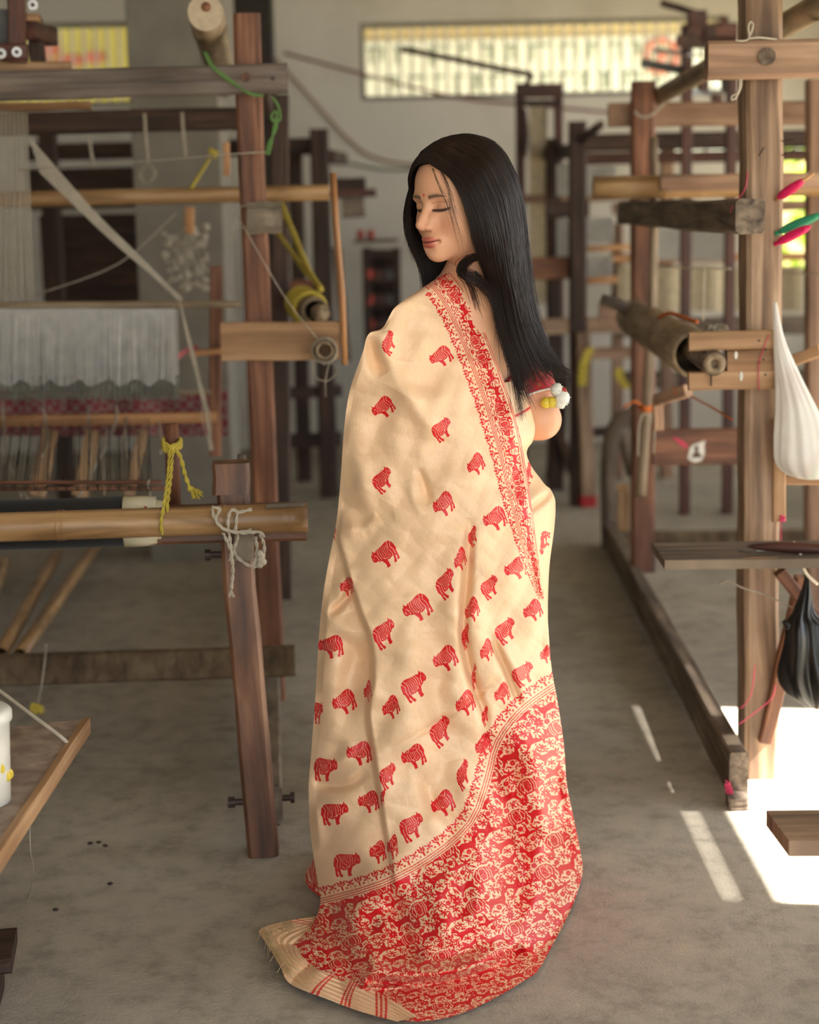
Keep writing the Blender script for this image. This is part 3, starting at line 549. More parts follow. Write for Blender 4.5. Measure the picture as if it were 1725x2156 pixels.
for (u0, y0, y1) in ((0, 700, 739), (0, 783, 822)): mb.beam(B(1450, (y0+y1)/2, .12), B(1646, (y0+y1)/2-5, .12), .028, (y1-y0)*.00118, seg=3)
mb.beam(B(1530, 762, .12), B(1646, 757, .12), .028, .056, seg=2); link('notched_board', mb, 'wood_board', L2)
for (xa, ya) in ((1599, 717), (1612, 736), (1608, 757), (1599, 763), (1612, 789), (1639, 748)): link('nail', MB().tube([B(xa, ya, .102), B(xa, ya, .108)], .0028, 7), 'iron', L2)
link('nail', MB().tube([B(1498, 788, .09), B(1498, 813, .09)], .0022, 5), 'iron', L2)
for (xa, ya, h_) in ((1550, 748, .010), (1561, 792, .012)): link('paint_drip', MB().ball(B(xa, ya, .104), (.005, .002, h_), 8, 6), 'white_plastic', L2, True)
beam(L2, 'cleat', B(1640, 880, .18), B(1640, 1096, .18), .034, .03, 'wood_board', up=ry, seg=4); beam(L2, 'ledge', B(1652, 1011, .25), B(1900, 1006, .25), .03, .022, 'wood_board')
beam(L2, 'brace', B(1612, 1560, .17), B(1690, 1215, .12), .035, .04, 'wood_red', up=ry, seg=4); beam(L2, 'bracket', B(1640, 1203, .1), B(1720, 1300, .1), .03, .045, 'wood_red', up=ry, seg=3); beam(L2, 'arm', B(1640, 768, .5), B(1730, 738, .4), .02, .03, 'wood_board', up=UZ)
for (xa, ya, xb, yb) in ((1640, 299, 1672, 292), (1640, 330, 1674, 316), (1598, 328, 1609, 310)): link('nail', MB().tube([B(xa, ya, .2 if xa > 1620 else .15), B(xb, yb, .12)], .0016, 5), 'iron', L2)
link('block', MB().beam(B(1553, 1700, -.03)*[1, 1, 0]+UZ*0, B(1553, 1700, -.03)*[1, 1, 0]+UZ*.03, .05, .06, up=ry), 'wood_old', L2)
# roof-high bamboo, rollers
tag(bam(None, 'bamboo_side_pole', P(1790, -24, 3.95), P(1372, 212, 6.65), .0315, 'bamboo_grey', (.1, .38, .7), wall=.3), 'long brown bamboo pole running back over the right loom', 'bamboo')
wr_ = thing('warp_beam', 'fat bamboo warp roller with a dark wooden core on the right loom', 'roller', B(1480, 790, .5))
link('culm', MB().pipe(B(1466, 747, .52), B(1335, 668, 2.3), .066, nodes=(.2, .6), wall=.18, n=26), 'bamboo_grey', wr_, True)
link('core', MB().tube([B(1503, 765, .085), B(1470, 740, .5), B(1440, 720, .8)], .031, 18), 'wood_old', wr_, True); link('core_end', MB().pipe(B(1505, 766, .06), B(1503, 765, .10), .0265, wall=.62, n=18, depth=.02), 'bamboo_grey', wr_, True)
mb = MB()
for i in range(90): mb.tube(cat([B(1490+RNG.rand()*40, 688+RNG.rand()*22, .7), B(1480+RNG.rand()*50, 680+RNG.rand()*20, .75), B(1500+RNG.rand()*36, 690+RNG.rand()*16, .7)], 3), .0012, 3)
link('thread_waste', mb, 'cord_grey', wr_, kind='stuff')
tag(rope(None, 'ochre_cord', [B(1388, 668, 1.0), B(1410, 659, .9), B(1440, 668, .8), B(1468, 678, .7)], .006, 'yarn_ochre' if 'yarn_ochre' in MATS else 'cord_orange', 5), 'ochre cord lying over the fat bamboo roller', 'cord')
tag(link('bent_stick', MB().tube(cat([B(1266, 630, 2.0), B(1300, 640, 2.0), B(1338, 660, 2.0), B(1362, 690, 1.9)], 6), [*np.linspace(.020, .024, 19)], 8), 'wood_old', None, True), 'bent dark branch jutting left behind the tall pole', 'stick')
tag(link('upright_pole', MB().tube(cat([B(1377, 288, 1.8), B(1379, 420, 1.8), B(1374, 650, 1.75), B(1362, 850, 1.7), B(1350, 1044, 1.6)], 4), [*np.linspace(.0135, .019, 17)], 9), 'stick_grey', None, True), 'slim grey bark-stripped pole standing before the rear right post', 'pole')
oc = thing('orange_cord', 'orange cord tied round the slim pole and the roller bracket', 'cord', B(1360, 870, 1.5))
for k_ in range(4): link('coil', MB().tube(cat([B(1345, 850+3*k_, 1.66), B(1360, 858+3*k_, 1.62), B(1376, 854+3*k_, 1.66), B(1396, 855+2*k_, 1.64)], 5), .004, 5), 'cord_orange', oc, True)
link('tail', MB().tube(cat([B(1350, 852, 1.64), B(1338, 845, 1.62), B(1325, 850, 1.62), B(1314, 858, 1.62)], 5), .004, 5), 'cord_orange', oc, True)
for k_ in range(5): link('coil', MB().tube(cat([B(1418+4*k_, 816, .9), B(1423+4*k_, 826, .87), B(1425+4*k_, 838, .9)], 5), .004, 5), 'cord_orange', oc, True)
link('tail', MB().tube(cat([B(1444, 826, .9), B(1470, 842, .8), B(1500, 858, .6), B(1542, 884, .3)], 5), .003, 5), 'cord_orange', oc, True)
beam(L2, 'roller_bracket', B(1385, 842, .95), B(1450, 822, .85), .03, .036, 'wood_rail', up=UZ); beam(L2, 'bracket_upright', B(1386, 835, 1.0), B(1386, 905, 1.0), .03, .03, 'wood_rail', up=ry)
tag(rope(None, 'white_string', [B(1372, 875, 1.6), B(1355, 872, 1.6), B(1346, 900, 1.58), B(1344, 960, 1.57)], .003, 'cord_white', 5, 4), 'white string looped left over the slim pole', 'string')
tag(rope(None, 'white_string', [B(1394, 873, 1.6), B(1372, 872, 1.6), B(1378, 910, 1.58), B(1376, 955, 1.57)], .003, 'cord_white', 5, 4), 'white string looped right over the slim pole', 'string')
# sticker on the stretcher
sk_ = thing('sticker', 'torn white paper sticker with a dark figure on the brown stretcher', 'sticker', B(1468, 970, 1.978))
plain('paper_white', srgb(232, 228, 220), .7); plain('paper_print', srgb(96, 76, 62), .7)
def flat(name, pts, v, mat, par, th=.0015):
    a_ = [B(x_, y_, v) for x_, y_ in pts]; n = len(a_); b_ = [p+ry*th for p in a_]; return link(name, MB().add([*a_, *b_], [tuple(range(n))[::-1], tuple(range(n, 2*n))]+[(i, (i+1) % n, n+(i+1) % n, n+i) for i in range(n)]), mat, par)
flat('paper', [(1449, 966), (1453, 945), (1460, 936), (1486, 928), (1483, 936), (1484, 955), (1478, 970), (1462, 974)], 1.975, 'paper_white', sk_); flat('figure', [(1456, 964), (1460, 955), (1464, 950), (1462, 944), (1464, 938), (1470, 938), (1472, 945), (1470, 951), (1477, 956), (1478, 964)], 1.973, 'paper_print', sk_)
flat('smudge', [(1415, 918), (1440, 930), (1449, 940), (1444, 944), (1428, 932)], 1.976, 'thread_pink', sk_)
# crooked branch stand behind
cb = thing('crooked_branch', 'crooked grey branch post curving beside the rear right post', 'branch', F(1283, 1150))
link('trunk', MB().tube(cat([F(1283, 1152), P(1282, 1060, 7.35), P(1283, 975, 7.3), P(1292, 915, 7.3), P(1312, 884, 7.3), P(1342, 874, 7.3)], 6), [*np.linspace(.034, .040, 31)], 9), 'wood_old', cb, True)
link('limb', MB().tube(cat([P(1310, 900, 7.3), P(1320, 940, 7.3), P(1334, 1000, 7.3)], 5), .030, 8), 'wood_old', cb, True); link('stump', MB().beam(F(1312, 1125), P(1312, 1025, 7.6), .055, .05, up=ry), 'wood_board', cb)
# plank shelf with shuttle
pl = thing('plank_shelf', 'dark weathered plank shelf jutting from the right loom', 'shelf', B(1550, 1190, .1))
a0 = F(1376, 1160, .64); v0 = [F(1400, 1180, .64), F(1800, 1176, .64), F(1790, 1137, .64), F(1374, 1142, .64)]
mb = MB(); mb.add([*v0, *[p-UZ*.022 for p in v0]], [(0, 1, 2, 3), (7, 6, 5, 4), (0, 4, 5, 1), (1, 5, 6, 2), (2, 6, 7, 3), (3, 7, 4, 0)], g=[*[(p[1]*1., p[2], p[0]) for p in v0]*2]); link('board', mb, 'wood_old', pl)
link('repair_strip', MB().beam(F(1540, 1182, .632), F(1655, 1181, .632), .012, .016), 'wood_board', pl)
sh_ = thing('weaving_shuttle', 'long dark red wooden shuttle lying on the plank shelf', 'shuttle', F(1660, 1158, .645))
n = 20; c0, c1 = F(1574, 1150, .655), F(1790, 1158, .655); rr_ = np.sin(np.linspace(0.02, math.pi-.02, n))**.55*.014; link('body', MB().tube([c0+(c1-c0)*t for t in np.linspace(0, 1, n)], rr_, 10), 'wood_mach', sh_, True)
for i, (xa, ya, xb, yb) in enumerate(((1559, 1157, 1583, 1161), (1594, 1160, 1612, 1159))): tag(link('needle', MB().tube([F(xa, ya, .643), F(xb, yb, .643)], .0022, 6), 'steel'), ['steel needle lying left on the plank shelf', 'steel needle lying by the shuttle tip on the shelf'][i], 'needle')
# bags
def bag(name, label, prof, depth, v, mat, folds, amp):
    t = thing(name, label, 'bag', B(prof[-1][1], prof[-1][0], v)); pr = crom(np.array(prof, float), 60); nth_ = 96; Vv = []
    for (y_, xl, xr, dp) in pr:
        c_ = (xl+xr)/2; hw_ = (xr-xl)/2
        for j in range(nth_):
            a_ = 2*math.pi*j/nth_; k_ = 1+amp*math.sin(folds*a_+1.5*math.sin(.011*y_))+amp*.7*math.sin(int(folds*1.7)*a_+2*math.sin(.017*y_))+amp*.5*math.sin(3*a_+.02*y_)
            p = B(c_+hw_*math.cos(a_)*k_, y_, v); Vv.append(p-ry*dp*math.sin(a_)*k_)
    m_ = len(pr); Fc_ = [(i*nth_+j, i*nth_+(j+1) % nth_, (i+1)*nth_+(j+1) % nth_, (i+1)*nth_+j) for i in range(m_-1) for j in range(nth_)]+[tuple(range(nth_))[::-1], tuple((m_-1)*nth_+j for j in range(nth_))]
    link('film', MB().add(Vv, Fc_), mat, t, True); return t
m, nt, b = new_mat('bag_white'); b.inputs['Base Color'].default_value = (*srgb(232, 230, 224), 1); b.inputs['Roughness'].default_value = .35; t = nd(nt, 'ShaderNodeTexCoord'); n_ = nd(nt, 'ShaderNodeTexNoise'); n_.inputs['Scale'].default_value = 9
nt.links.new(t.outputs['Object'], n_.inputs['Vector']); nt.links.new(ramp(nt, n_.outputs['Fac'], [(.42, srgb(236, 234, 228)), (.6, srgb(226, 214, 208)), (.72, srgb(206, 222, 214))]), b.inputs['Base Color'])
tr_ = nd(nt, 'ShaderNodeBsdfTranslucent'); tr_.inputs['Color'].default_value = (.85, .85, .82, 1); ms = nd(nt, 'ShaderNodeMixShader'); ms.inputs[0].default_value = .35; nt.links.new(b.outputs[0], ms.inputs[1]); nt.links.new(tr_.outputs[0], ms.inputs[2]); nt.links.new(ms.outputs[0], nt.nodes['Material Output'].inputs['Surface'])
plain('bag_black', srgb(10, 9, 10), .38, var=.2)
bag('plastic_bag', 'white plastic carrier bag hanging from the right post by its handle', [(636, 1629, 1636, .006), (680, 1629, 1644, .012), (730, 1630, 1658, .02), (800, 1633, 1690, .035), (870, 1633, 1726, .05), (930, 1632, 1752, .06), (975, 1636, 1768, .065), (1000, 1660, 1752, .05), (1008, 1690, 1730, .02)], .06, .08, 'bag_white', 9, .035)
plain('bag_pinkthing', srgb(226, 150, 170), .5)
bb = bag('plastic_bag', 'black plastic carrier bag hanging below the plank shelf', [(1208, 1697, 1704, .008), (1240, 1690, 1706, .014), (1290, 1672, 1712, .03), (1312, 1660, 1735, .045), (1350, 1658, 1750, .055), (1420, 1654, 1765, .06), (1460, 1668, 1760, .05), (1484, 1694, 1735, .03), (1490, 1702, 1722, .01)], .05, -.02, 'bag_black', 6, .15)
link('ear', MB().tube(cat([B(1664, 1318, -.03), B(1655, 1312, -.03), B(1649, 1308, -.03)], 4), [*np.linspace(.012, .004, 9)], 6), 'bag_black', bb, True)
tag(rope(None, 'bag_cord', [B(1672, 1142, -.02), B(1684, 1160, -.06), B(1690, 1190, -.07), B(1702, 1212, -.06), B(1722, 1230, -.05)], .004, 'cord_white', 6), 'white cord holding the black bag over the shelf edge', 'cord')
tag(rope(None, 'fibre_string', [B(1516, 1228, .15), B(1535, 1222, .12), B(1560, 1236, .1), B(1610, 1252, .08), B(1662, 1276, .02), B(1680, 1282, -.02)], .002, 'cord_grey', 5, 4), 'brown fibre string running across the right post below the shelf', 'string')
# yarn pirns stuck on nails
def pirn(label, p0, p1, mat, tip):
    t = thing('yarn_pirn', label, 'bobbin', p0, 'yarn pirns on the right post'); d = (p1-p0); L_ = np.linalg.norm(d); d /= L_
    link('quill', MB().tube([p0, p0+d*.012, p1, p1+d*tip], [.006, .005, .0045, .003], 10), 'stick_tan' if tip > .02 else mat, t, True)
    ts = np.linspace(.08, 1, 9); link('yarn', MB().tube([p0+d*L_*q for q in ts], [.005, .0095, .0115, .012, .012, .0115, .0105, .009, .0055], 14), mat, t, True)
pirn('magenta yarn pirn with a bare wooden tip on the right post', B(1634, 420, .16), B(1692, 380, .10), 'yarn_magenta', .035)
pirn('green yarn pirn stuck on the right post', B(1633, 492, .16), B(1728, 452, .10), 'yarn_green', .004)
pirn('magenta yarn pirn just below the green one', B(1632, 514, .15), B(1704, 478, .08), 'yarn_magenta', .004)
# strings and threads on the right post
tag(rope(None, 'white_bow', [B(1549, 85, .1), B(1565, 86, .1), B(1578, 80, .1), B(1576, 60, .1), B(1580, 46, .1), B(1586, 52, .1), B(1582, 68, .1), B(1578, 80, .1), B(1600, 79, .1), B(1636, 83, .12)], .0026, 'cord_white', 7, 5), 'small white string bow on the top beam of the right loom', 'string')
tag(rope(None, 'white_loop', [B(1562, 164, .13), B(1560, 185, .13), B(1550, 205, .13), B(1541, 210, .13), B(1542, 202, .13), B(1553, 196, .13), B(1558, 180, .13), B(1557, 164, .13)], .0024, 'cord_white', 6, 5), 'white string loop hanging under the top beam of the right loom', 'string')
tag(rope(None, 'white_string', [B(1335, 235, 2.2), B(1352, 246, 2.2), B(1372, 242, 2.2), B(1400, 216, 2.2)], .005, 'cord_grey', 6, 5), 'pale string tied round the top of the rear right post', 'string')
for i, (pts, lab) in enumerate([([(1620, 704), (1608, 735), (1598, 770), (1598, 822)], 'pink thread trailing over the notched board'), ([(1590, 1400), (1586, 1440), (1578, 1470), (1560, 1492)], 'pink thread caught on the lower right post'), ([(1556, 1525), (1590, 1500), (1625, 1470), (1634, 1440)], 'pink thread slanting across the foot of the right post'), ([(1575, 362), (1568, 400), (1545, 430), (1538, 448)], 'red thread beside the side rail end')]):
    tag(rope(None, 'loose_thread', [B(x_, y_, .095) for x_, y_ in pts], .0012, 'thread_pink', 6, 4), lab, 'thread')
tag(rope(None, 'loose_thread', [B(1646, 1098, .15), B(1645, 1120, .15), B(1645, 1140, .15)], .0012, 'thread_pink', 4, 4), 'pink thread hanging under the cleat by the white bag', 'thread')
mb = MB(); [mb.ball(B(1649+RNG.randn()*3, 1092+RNG.randn()*4, .15), .004, 6, 5) for i in range(7)]; tag(link('pink_fluff', mb, 'thread_pink'), 'small tuft of pink yarn on the cleat end', 'yarn')
mb = MB()
for i in range(20): mb.tube(cat([B(1527+RNG.rand()*10, 1640+RNG.rand()*30, -.01), B(1530+RNG.rand()*12, 1655+RNG.rand()*20, -.015), B(1535+RNG.rand()*10, 1670+RNG.rand()*14, -.02)], 3), .0012, 3)
tag(link('pink_thread_waste', mb, 'thread_pink'), 'tangle of pink thread at the foot of the right base beam', 'thread', kind='stuff')
# bench at the right front
rb = thing('bench', 'brown plank bench end jutting in at the lower right', 'bench', F(1700, 1750, 0)*[.72, .72, 1])
zb = .42; v0 = [F(1662, 1770, zb), F(2050, 1768, zb), F(2000, 1702, zb), F(1614, 1706, zb)]; mb = MB(); mb.add([*v0, *[p-UZ*.028 for p in v0]], [(0, 1, 2, 3), (7, 6, 5, 4), (0, 4, 5, 1), (1, 5, 6, 2), (2, 6, 7, 3), (3, 7, 4, 0)], g=[*[(p[1]*1., p[2], p[0]) for p in v0]*2]); link('plank', mb, 'wood_tan', rb)
for q in (v0[1], v0[2]):
    p = q*[1, 1, 0]+np.array([-.05, 0, 0]); beam(rb, 'leg', p, p+UZ*(zb-.028), .05, .05, 'wood_tan', up=(0, 1, 0))

# ------------------------------------------------------------------ looms further back
def far_loom(label, posts, beams, extra=()):
    p0 = posts[0]; root = thing('handloom', label, 'loom', (p0[0][0], p0[0][1], 0))
    for (a_, b_, w_, mt) in posts: beam(root, 'post', a_, b_, w_, w_, mt, up=(0, 1, 0), seg=3)
    for (nm, a_, b_, w_, h_, mt) in beams: beam(root, nm, a_, b_, w_, h_, mt, seg=3)
    return root
def gp(x, ytop, D, ybot=None):                     # a post standing on the floor at distance D under photo column x
    t_ = P(x, ytop, D); return np.array([t_[0], D, 0.]), t_
D1 = 8.55
pa, pb = gp(1216, 256, D1); pc, pd = gp(1166, 292, D1+.5)
far1 = far_loom('dark handloom behind the woman at the right, with a red painted foot', [(pa, pb, .085, 'wood_dark'), (pc, pd, .08, 'wood_dark'), (*gp(1900, 256, D1), .085, 'wood_dark')],
  [('top_beam', P(1215, 302, D1), P(1900, 288, D1), .08, .085, 'wood_dark'), ('second_beam', P(1215, 335, D1+.4), P(1900, 322, D1+.4), .07, .06, 'wood_mach'), ('side_rail', P(1215, 318, D1), P(1135, 325, D1+1.6), .07, .07, 'wood_dark'), ('breast_beam', P(1110, 566, D1+.1), P(1228, 562, D1+.1), .07, .11, 'wood_red'), ('rail', P(1100, 420, D1+.7), P(1330, 412, D1+.7), .05, .045, 'wood_rail'), ('arm', P(1150, 440, D1), P(1240, 440, D1), .07, .08, 'wood_dark'), ('low_beam', P(1215, 745, D1-.1), P(1335, 742, D1-.1), .05, .055, 'wood_rail'), ('low_rail', P(1100, 690, D1), P(1330, 682, D1), .05, .08, 'wood_tan'), ('foot_rail', P(1240, 910, D1+.6), P(1380, 905, D1+.6), .05, .05, 'wood_dark'), ('handle', P(1218, 300, D1), P(1266, 262, D1-.3), .03, .035, 'wood_dark'), ('cross_arm', P(1262, 658, 7.6), P(1335, 660, 7.6), .05, .09, 'wood_rail')])
a0, a1 = gp(1237, 790, 8.5); beam(far1, 'front_leg', a0+UZ*.05, P(1228, 700, 8.5), .07, .07, 'wood_tan', up=(0, 1, 0)); link('red_foot', MB().beam(a0, a0+UZ*.055, .085, .085, up=(0, 1, 0)), 'red_foot', far1); beam(far1, 'brace', F(1220, 1030), P(1160, 870, 8.9), .05, .05, 'wood_dark', up=(0, 1, 0)); beam(far1, 'front_leg', F(1168, 1010), P(1178, 790, 8.7), .09, .08, 'wood_dark', up=(0, 1, 0))
hw1 = thing('far_harness', 'white heddle threads hanging in the dark far loom at the right', 'heddle', P(1255, 600, 8.9))
for nm, (xa, xb, ya, yb) in (('upper_threads', (1222, 1292, 458, 512)), ('middle_threads', (1222, 1290, 540, 585)), ('side_threads', (1172, 1198, 345, 412)), ('lower_threads', (1172, 1200, 460, 540)), ('top_threads', (1225, 1298, 350, 412))):
    mb = MB().grid([[P(x_, y_, 8.95+.006*math.sin(x_*2.1)) for x_ in np.arange(xa, xb, .75)] for y_ in np.linspace(ya, yb, 3)])
    link(nm, mb, 'heddle_white', hw1, kind='stuff')
link('rod', MB().tube([P(1215, 525, 8.9), P(1330, 520, 8.9)], .014, 8), 'stick_tan', hw1, True); link('rod', MB().tube([P(1215, 592, 8.9), P(1300, 588, 8.9)], .018, 8), 'stick_tan', hw1, True)
for i, (xa, ya, xb, yb, lab) in enumerate([(1245, 732, 1222, 812, 'yellow tape hanging on the far loom leg'), (1305, 775, 1318, 818, 'short yellow tape hanging right of the far loom leg')]):
    a_, b_ = P(xa, ya, 8.4), P(xb, yb, 8.4); pts = [[a_+(b_-a_)*t+[.022*s_-.01*math.sin(t*4), .01*math.sin(t*5+s_), 0] for t in np.linspace(0, 1, 8)] for s_ in (-1, -.3, .3, 1)]
    tag(link('yellow_tape', MB().grid(pts), 'cord_yellow', None, True), lab, 'tape')
# pattern-machine towers
def tower(label, D, x0, x1, ytop, lever):
    r_ = thing('pattern_machine', label, 'machine', P((x0+x1)/2, ytop+20, D)*[1, 1, 0]+UZ*0)
    for xx in (x0+6, x1-6): a_, b_ = gp(xx, ytop, D); beam(r_, 'upright', a_, b_, .05, .05, 'wood_mach', up=(0, 1, 0), seg=3)
    beam(r_, 'head_box', P(x0, ytop+16, D), P(x1, ytop+14, D), .12, .07, 'wood_mach'); beam(r_, 'lower_box', P(x0, ytop+42, D), P(x1, ytop+40, D), .10, .03, 'wood_dark')
    beam(r_, 'lever', P(*lever[0], D), P(*lever[1], D), .03, .03, 'wood_dark'); beam(r_, 'lever_hanger', P(*lever[1], D), P(x0+4, ytop+20, D), .025, .03, 'wood_dark')
    return r_
t1_ = tower('brown pattern machine tower with a long lever before the long window', 9.6, 1089, 1182, 176, ((845, 103), (1122, 158))); link('strap', MB().beam(P(1134, 222, 9.65), P(1134, 640, 9.65), .10, .006, up=(0, 1, 0)), 'cloth_beige', t1_)
link('chain', MB().tube(cat([P(1102, 230, 9.5), P(1106, 280, 9.5), P(1100, 330, 9.5)], 6), [*np.linspace(.02, .028, 13)], 6), 'wood_dark', t1_, True)
t2_ = tower('cluttered brown pattern machine with a short lever at the window right end', 8.2, 1442, 1548, 52, ((1392, 5), (1482, 34)))
for i, (xa, ya, w_, h_, mt) in enumerate([(1468, 60, .09, .16, 'wood_mach'), (1448, 98, .10, .10, 'wood_dark'), (1495, 80, .06, .12, 'wood_dark'), (1482, 190, .05, .12, 'wood_mach'), (1470, 150, .04, .03, 'steel'), (1490, 140, .06, .02, 'steel'), (1460, 118, .07, .02, 'steel'), (1525, 55, .035, .08, 'wood_mach'), (1510, 215, .05, .07, 'wood_mach')]): link('gear_part', MB().beam(P(xa, ya, 8.15), P(xa, ya, 8.15)+UZ*h_*.5, w_, .05, up=(0, 1, 0), seg=2), mt, t2_)
beam(t2_, 'pulley_arm', P(1376, 106, 8.32), P(1450, 112, 8.25), .02, .02, 'steel'); beam(t2_, 'pulley_bracket', P(1350, 132, 8.3), P(1450, 150, 8.25), .03, .04, 'panel_grey'); beam(t2_, 'lower_arm', P(1400, 190, 8.3), P(1500, 196, 8.25), .03, .03, 'steel')
D2 = 8.95
pa, pb = gp(672, 272, D2); pc, pd = gp(620, 300, D2+.6)
far2 = far_loom('dark brown handloom standing behind the left loom posts', [(pa, pb, .095, 'wood_dark'), (pc, pd, .08, 'wood_dark'), (*gp(100, 280, D2), .09, 'wood_dark')],
  [('top_beam', P(60, 322, D2+.1), P(690, 308, D2+.1), .08, .085, 'wood_dark'), ('side_rail', P(690, 330, D2), P(720, 335, D2+1.5), .07, .07, 'wood_dark'), ('shelf', P(690, 410, D2), P(792, 406, D2), .12, .04, 'wood_mach'), ('shelf_block', P(700, 390, D2), P(770, 388, D2), .10, .07, 'wood_dark'), ('bracket', P(720, 440, D2), P(768, 436, D2), .05, .10, 'wood_old'), ('rail', P(560, 612, D2), P(690, 606, D2), .06, .10, 'wood_red'), ('low_rail', P(560, 830, D2), P(720, 822, D2), .05, .06, 'wood_dark'), ('foot_rail', P(560, 930, D2+.4), P(720, 924, D2+.4), .05, .08, 'wood_dark'), ('mid_board', P(60, 400, D2+.5), P(450, 390, D2+.5), .05, .22, 'wood_dark'), ('dark_panel', P(90, 560, D2+.6), P(300, 555, D2+.6), .05, .55, 'wood_dark'), ('brace', P(710, 520, D2), P(730, 760, D2), .06, .05, 'wood_old')])
ck2 = thing('cabinet', 'dark open rack with small goods against the back wall', 'rack', P(803, 640, 10.4)*[1, 1, 0])
for xx in (772, 834): a_, b_ = gp(xx, 522, 10.4); beam(ck2, 'side_post', a_, b_, .05, .25, 'wood_dark', up=(0, 1, 0))
for yy in (535, 590, 640, 700, 780): beam(ck2, 'shelf', P(770, yy, 10.4), P(836, yy-1, 10.4), .25, .04, 'wood_dark')
beam(ck2, 'back_panel', P(803, 525, 10.6), P(803, 900, 10.6)*[1, 1, 0]+UZ*.1, .2, .02, 'wood_dark', up=(0, 1, 0))
for i in range(9): tag(link('small_box', MB().beam(P(780+(i % 3)*20, 588+(i//3)*52, 10.3)+UZ*.0, P(780+(i % 3)*20, 568+(i//3)*52, 10.3), .045, .05, up=(0, 1, 0), seg=1), ['red_print', 'wood_mach', 'panel_grey'][i % 3]), ['red', 'brown', 'grey'][i % 3]+' box on the '+['top', 'middle', 'bottom'][i//3]+' shelf of the dark rack', 'box', 'small goods on the dark rack')
for xx in (759, 781): tag(link('red_jar', MB().tube([P(xx, 503, 10.4), P(xx, 484, 10.4)], [.022, .02], 10), 'red_print', None, True), ['left red jar on top of the dark rack', 'right red jar on top of the dark rack'][xx > 770], 'jar', 'red jars on the dark rack')
beam(ck2, 'top_board', P(745, 508, 10.4), P(838, 506, 10.4), .25, .02, 'wood_old')
# third far loom with pale cloth, seen through the right loom
D3 = 9.4
far3 = far_loom('far handloom with pale cloth seen through the right loom', [(*gp(1405, 300, D3), .07, 'wood_rail'), (*gp(1900, 300, D3), .08, 'wood_rail'), (*gp(1300, 470, D3), .06, 'wood_rail')],
  [('top_beam', P(1290, 440, D3), P(1900, 428, D3), .06, .06, 'wood_rail'), ('cloth_rail', P(1290, 545, D3-.1), P(1900, 538, D3-.1), .05, .045, 'stick_tan'), ('low_rail', P(1290, 690, D3-.2), P(1900, 680, D3-.2), .05, .10, 'wood_old'), ('foot_rail', P(1290, 800, D3), P(1900, 792, D3), .05, .09, 'wood_old')])
cl = thing('hanging_cloth', 'pale cloth stretched in the far loom behind the right post', 'cloth', P(1450, 655, D3))
pts = [[P(x_, y_, D3-.15+.02*math.sin(x_*.07)) for x_ in range(1300, 1700, 10)] for y_ in np.linspace(560, 655, 6)]; link('sheet', MB().grid(pts), 'cloth_beige', cl, True)
mb = MB().grid([[P(x_, y_, D3-.3+.006*math.sin(x_*2.1)) for x_ in np.arange(1385, 1545, .75)] for y_ in (470, 510, 548)])
link('warp_threads', mb, 'heddle_white', cl, kind='stuff')
tag(rope(None, 'taut_wire', [B(1632, 574, 1.9), B(1725, 577, 1.2), B(1800, 578, .9)], .0018, 'cord_white', 4, 4), 'thin taut wire crossing before the green window', 'wire')
tag(rope(None, 'twisted_string', [B(1380, 560, 1.8), B(1440, 563, 1.5), B(1540, 566, 1.2)], .0028, 'cord_white', 4, 4), 'pale string running from the slim pole behind the right post', 'string')
for xa, yb, lab in ((1484, 675, 'pale thread hanging long from the string'), (1510, 648, 'pale thread hanging short from the string')): tag(rope(None, 'hanging_thread', [B(xa, 563, 1.3), B(xa-2, 620, 1.3), B(xa-3, yb, 1.3)], .0022, 'cord_white', 4, 4), lab, 'thread')
# cables on the back wall
for mt, pts, lab in (('cable_red', [(600, 112), (760, 155), (960, 205), (1130, 222), (1290, 238)], 'thin red cable sagging across the back wall'), ('cable_orange', [(545, 85), (640, 190), (740, 300), (800, 335), (880, 350)], 'orange cable curving down the back wall'), ('cable_green', [(600, 300), (700, 335), (800, 356), (880, 357)], 'thin green cable along the back wall')):
    tag(rope(None, 'cable', [P(x_, y_, 10.985) for x_, y_ in pts], .008, mt, 8, 5), lab, 'cable')
# litter on the floor
for i, (xa, ya) in enumerate([(232, 1860), (190, 1775), (222, 1780), (208, 1773), (117, 1915)]):
    tag(link('floor_speck', MB().ball(F(xa, ya, .003), (.007, .005, .003), 7, 5), 'iron', None, True), ['dark crumb of debris on the floor nearest the sari', *['tiny dark crumb in the cluster of three on the left floor']*3, 'dark crumb of debris on the floor at the far left'][i], 'debris', 'crumbs on the floor')
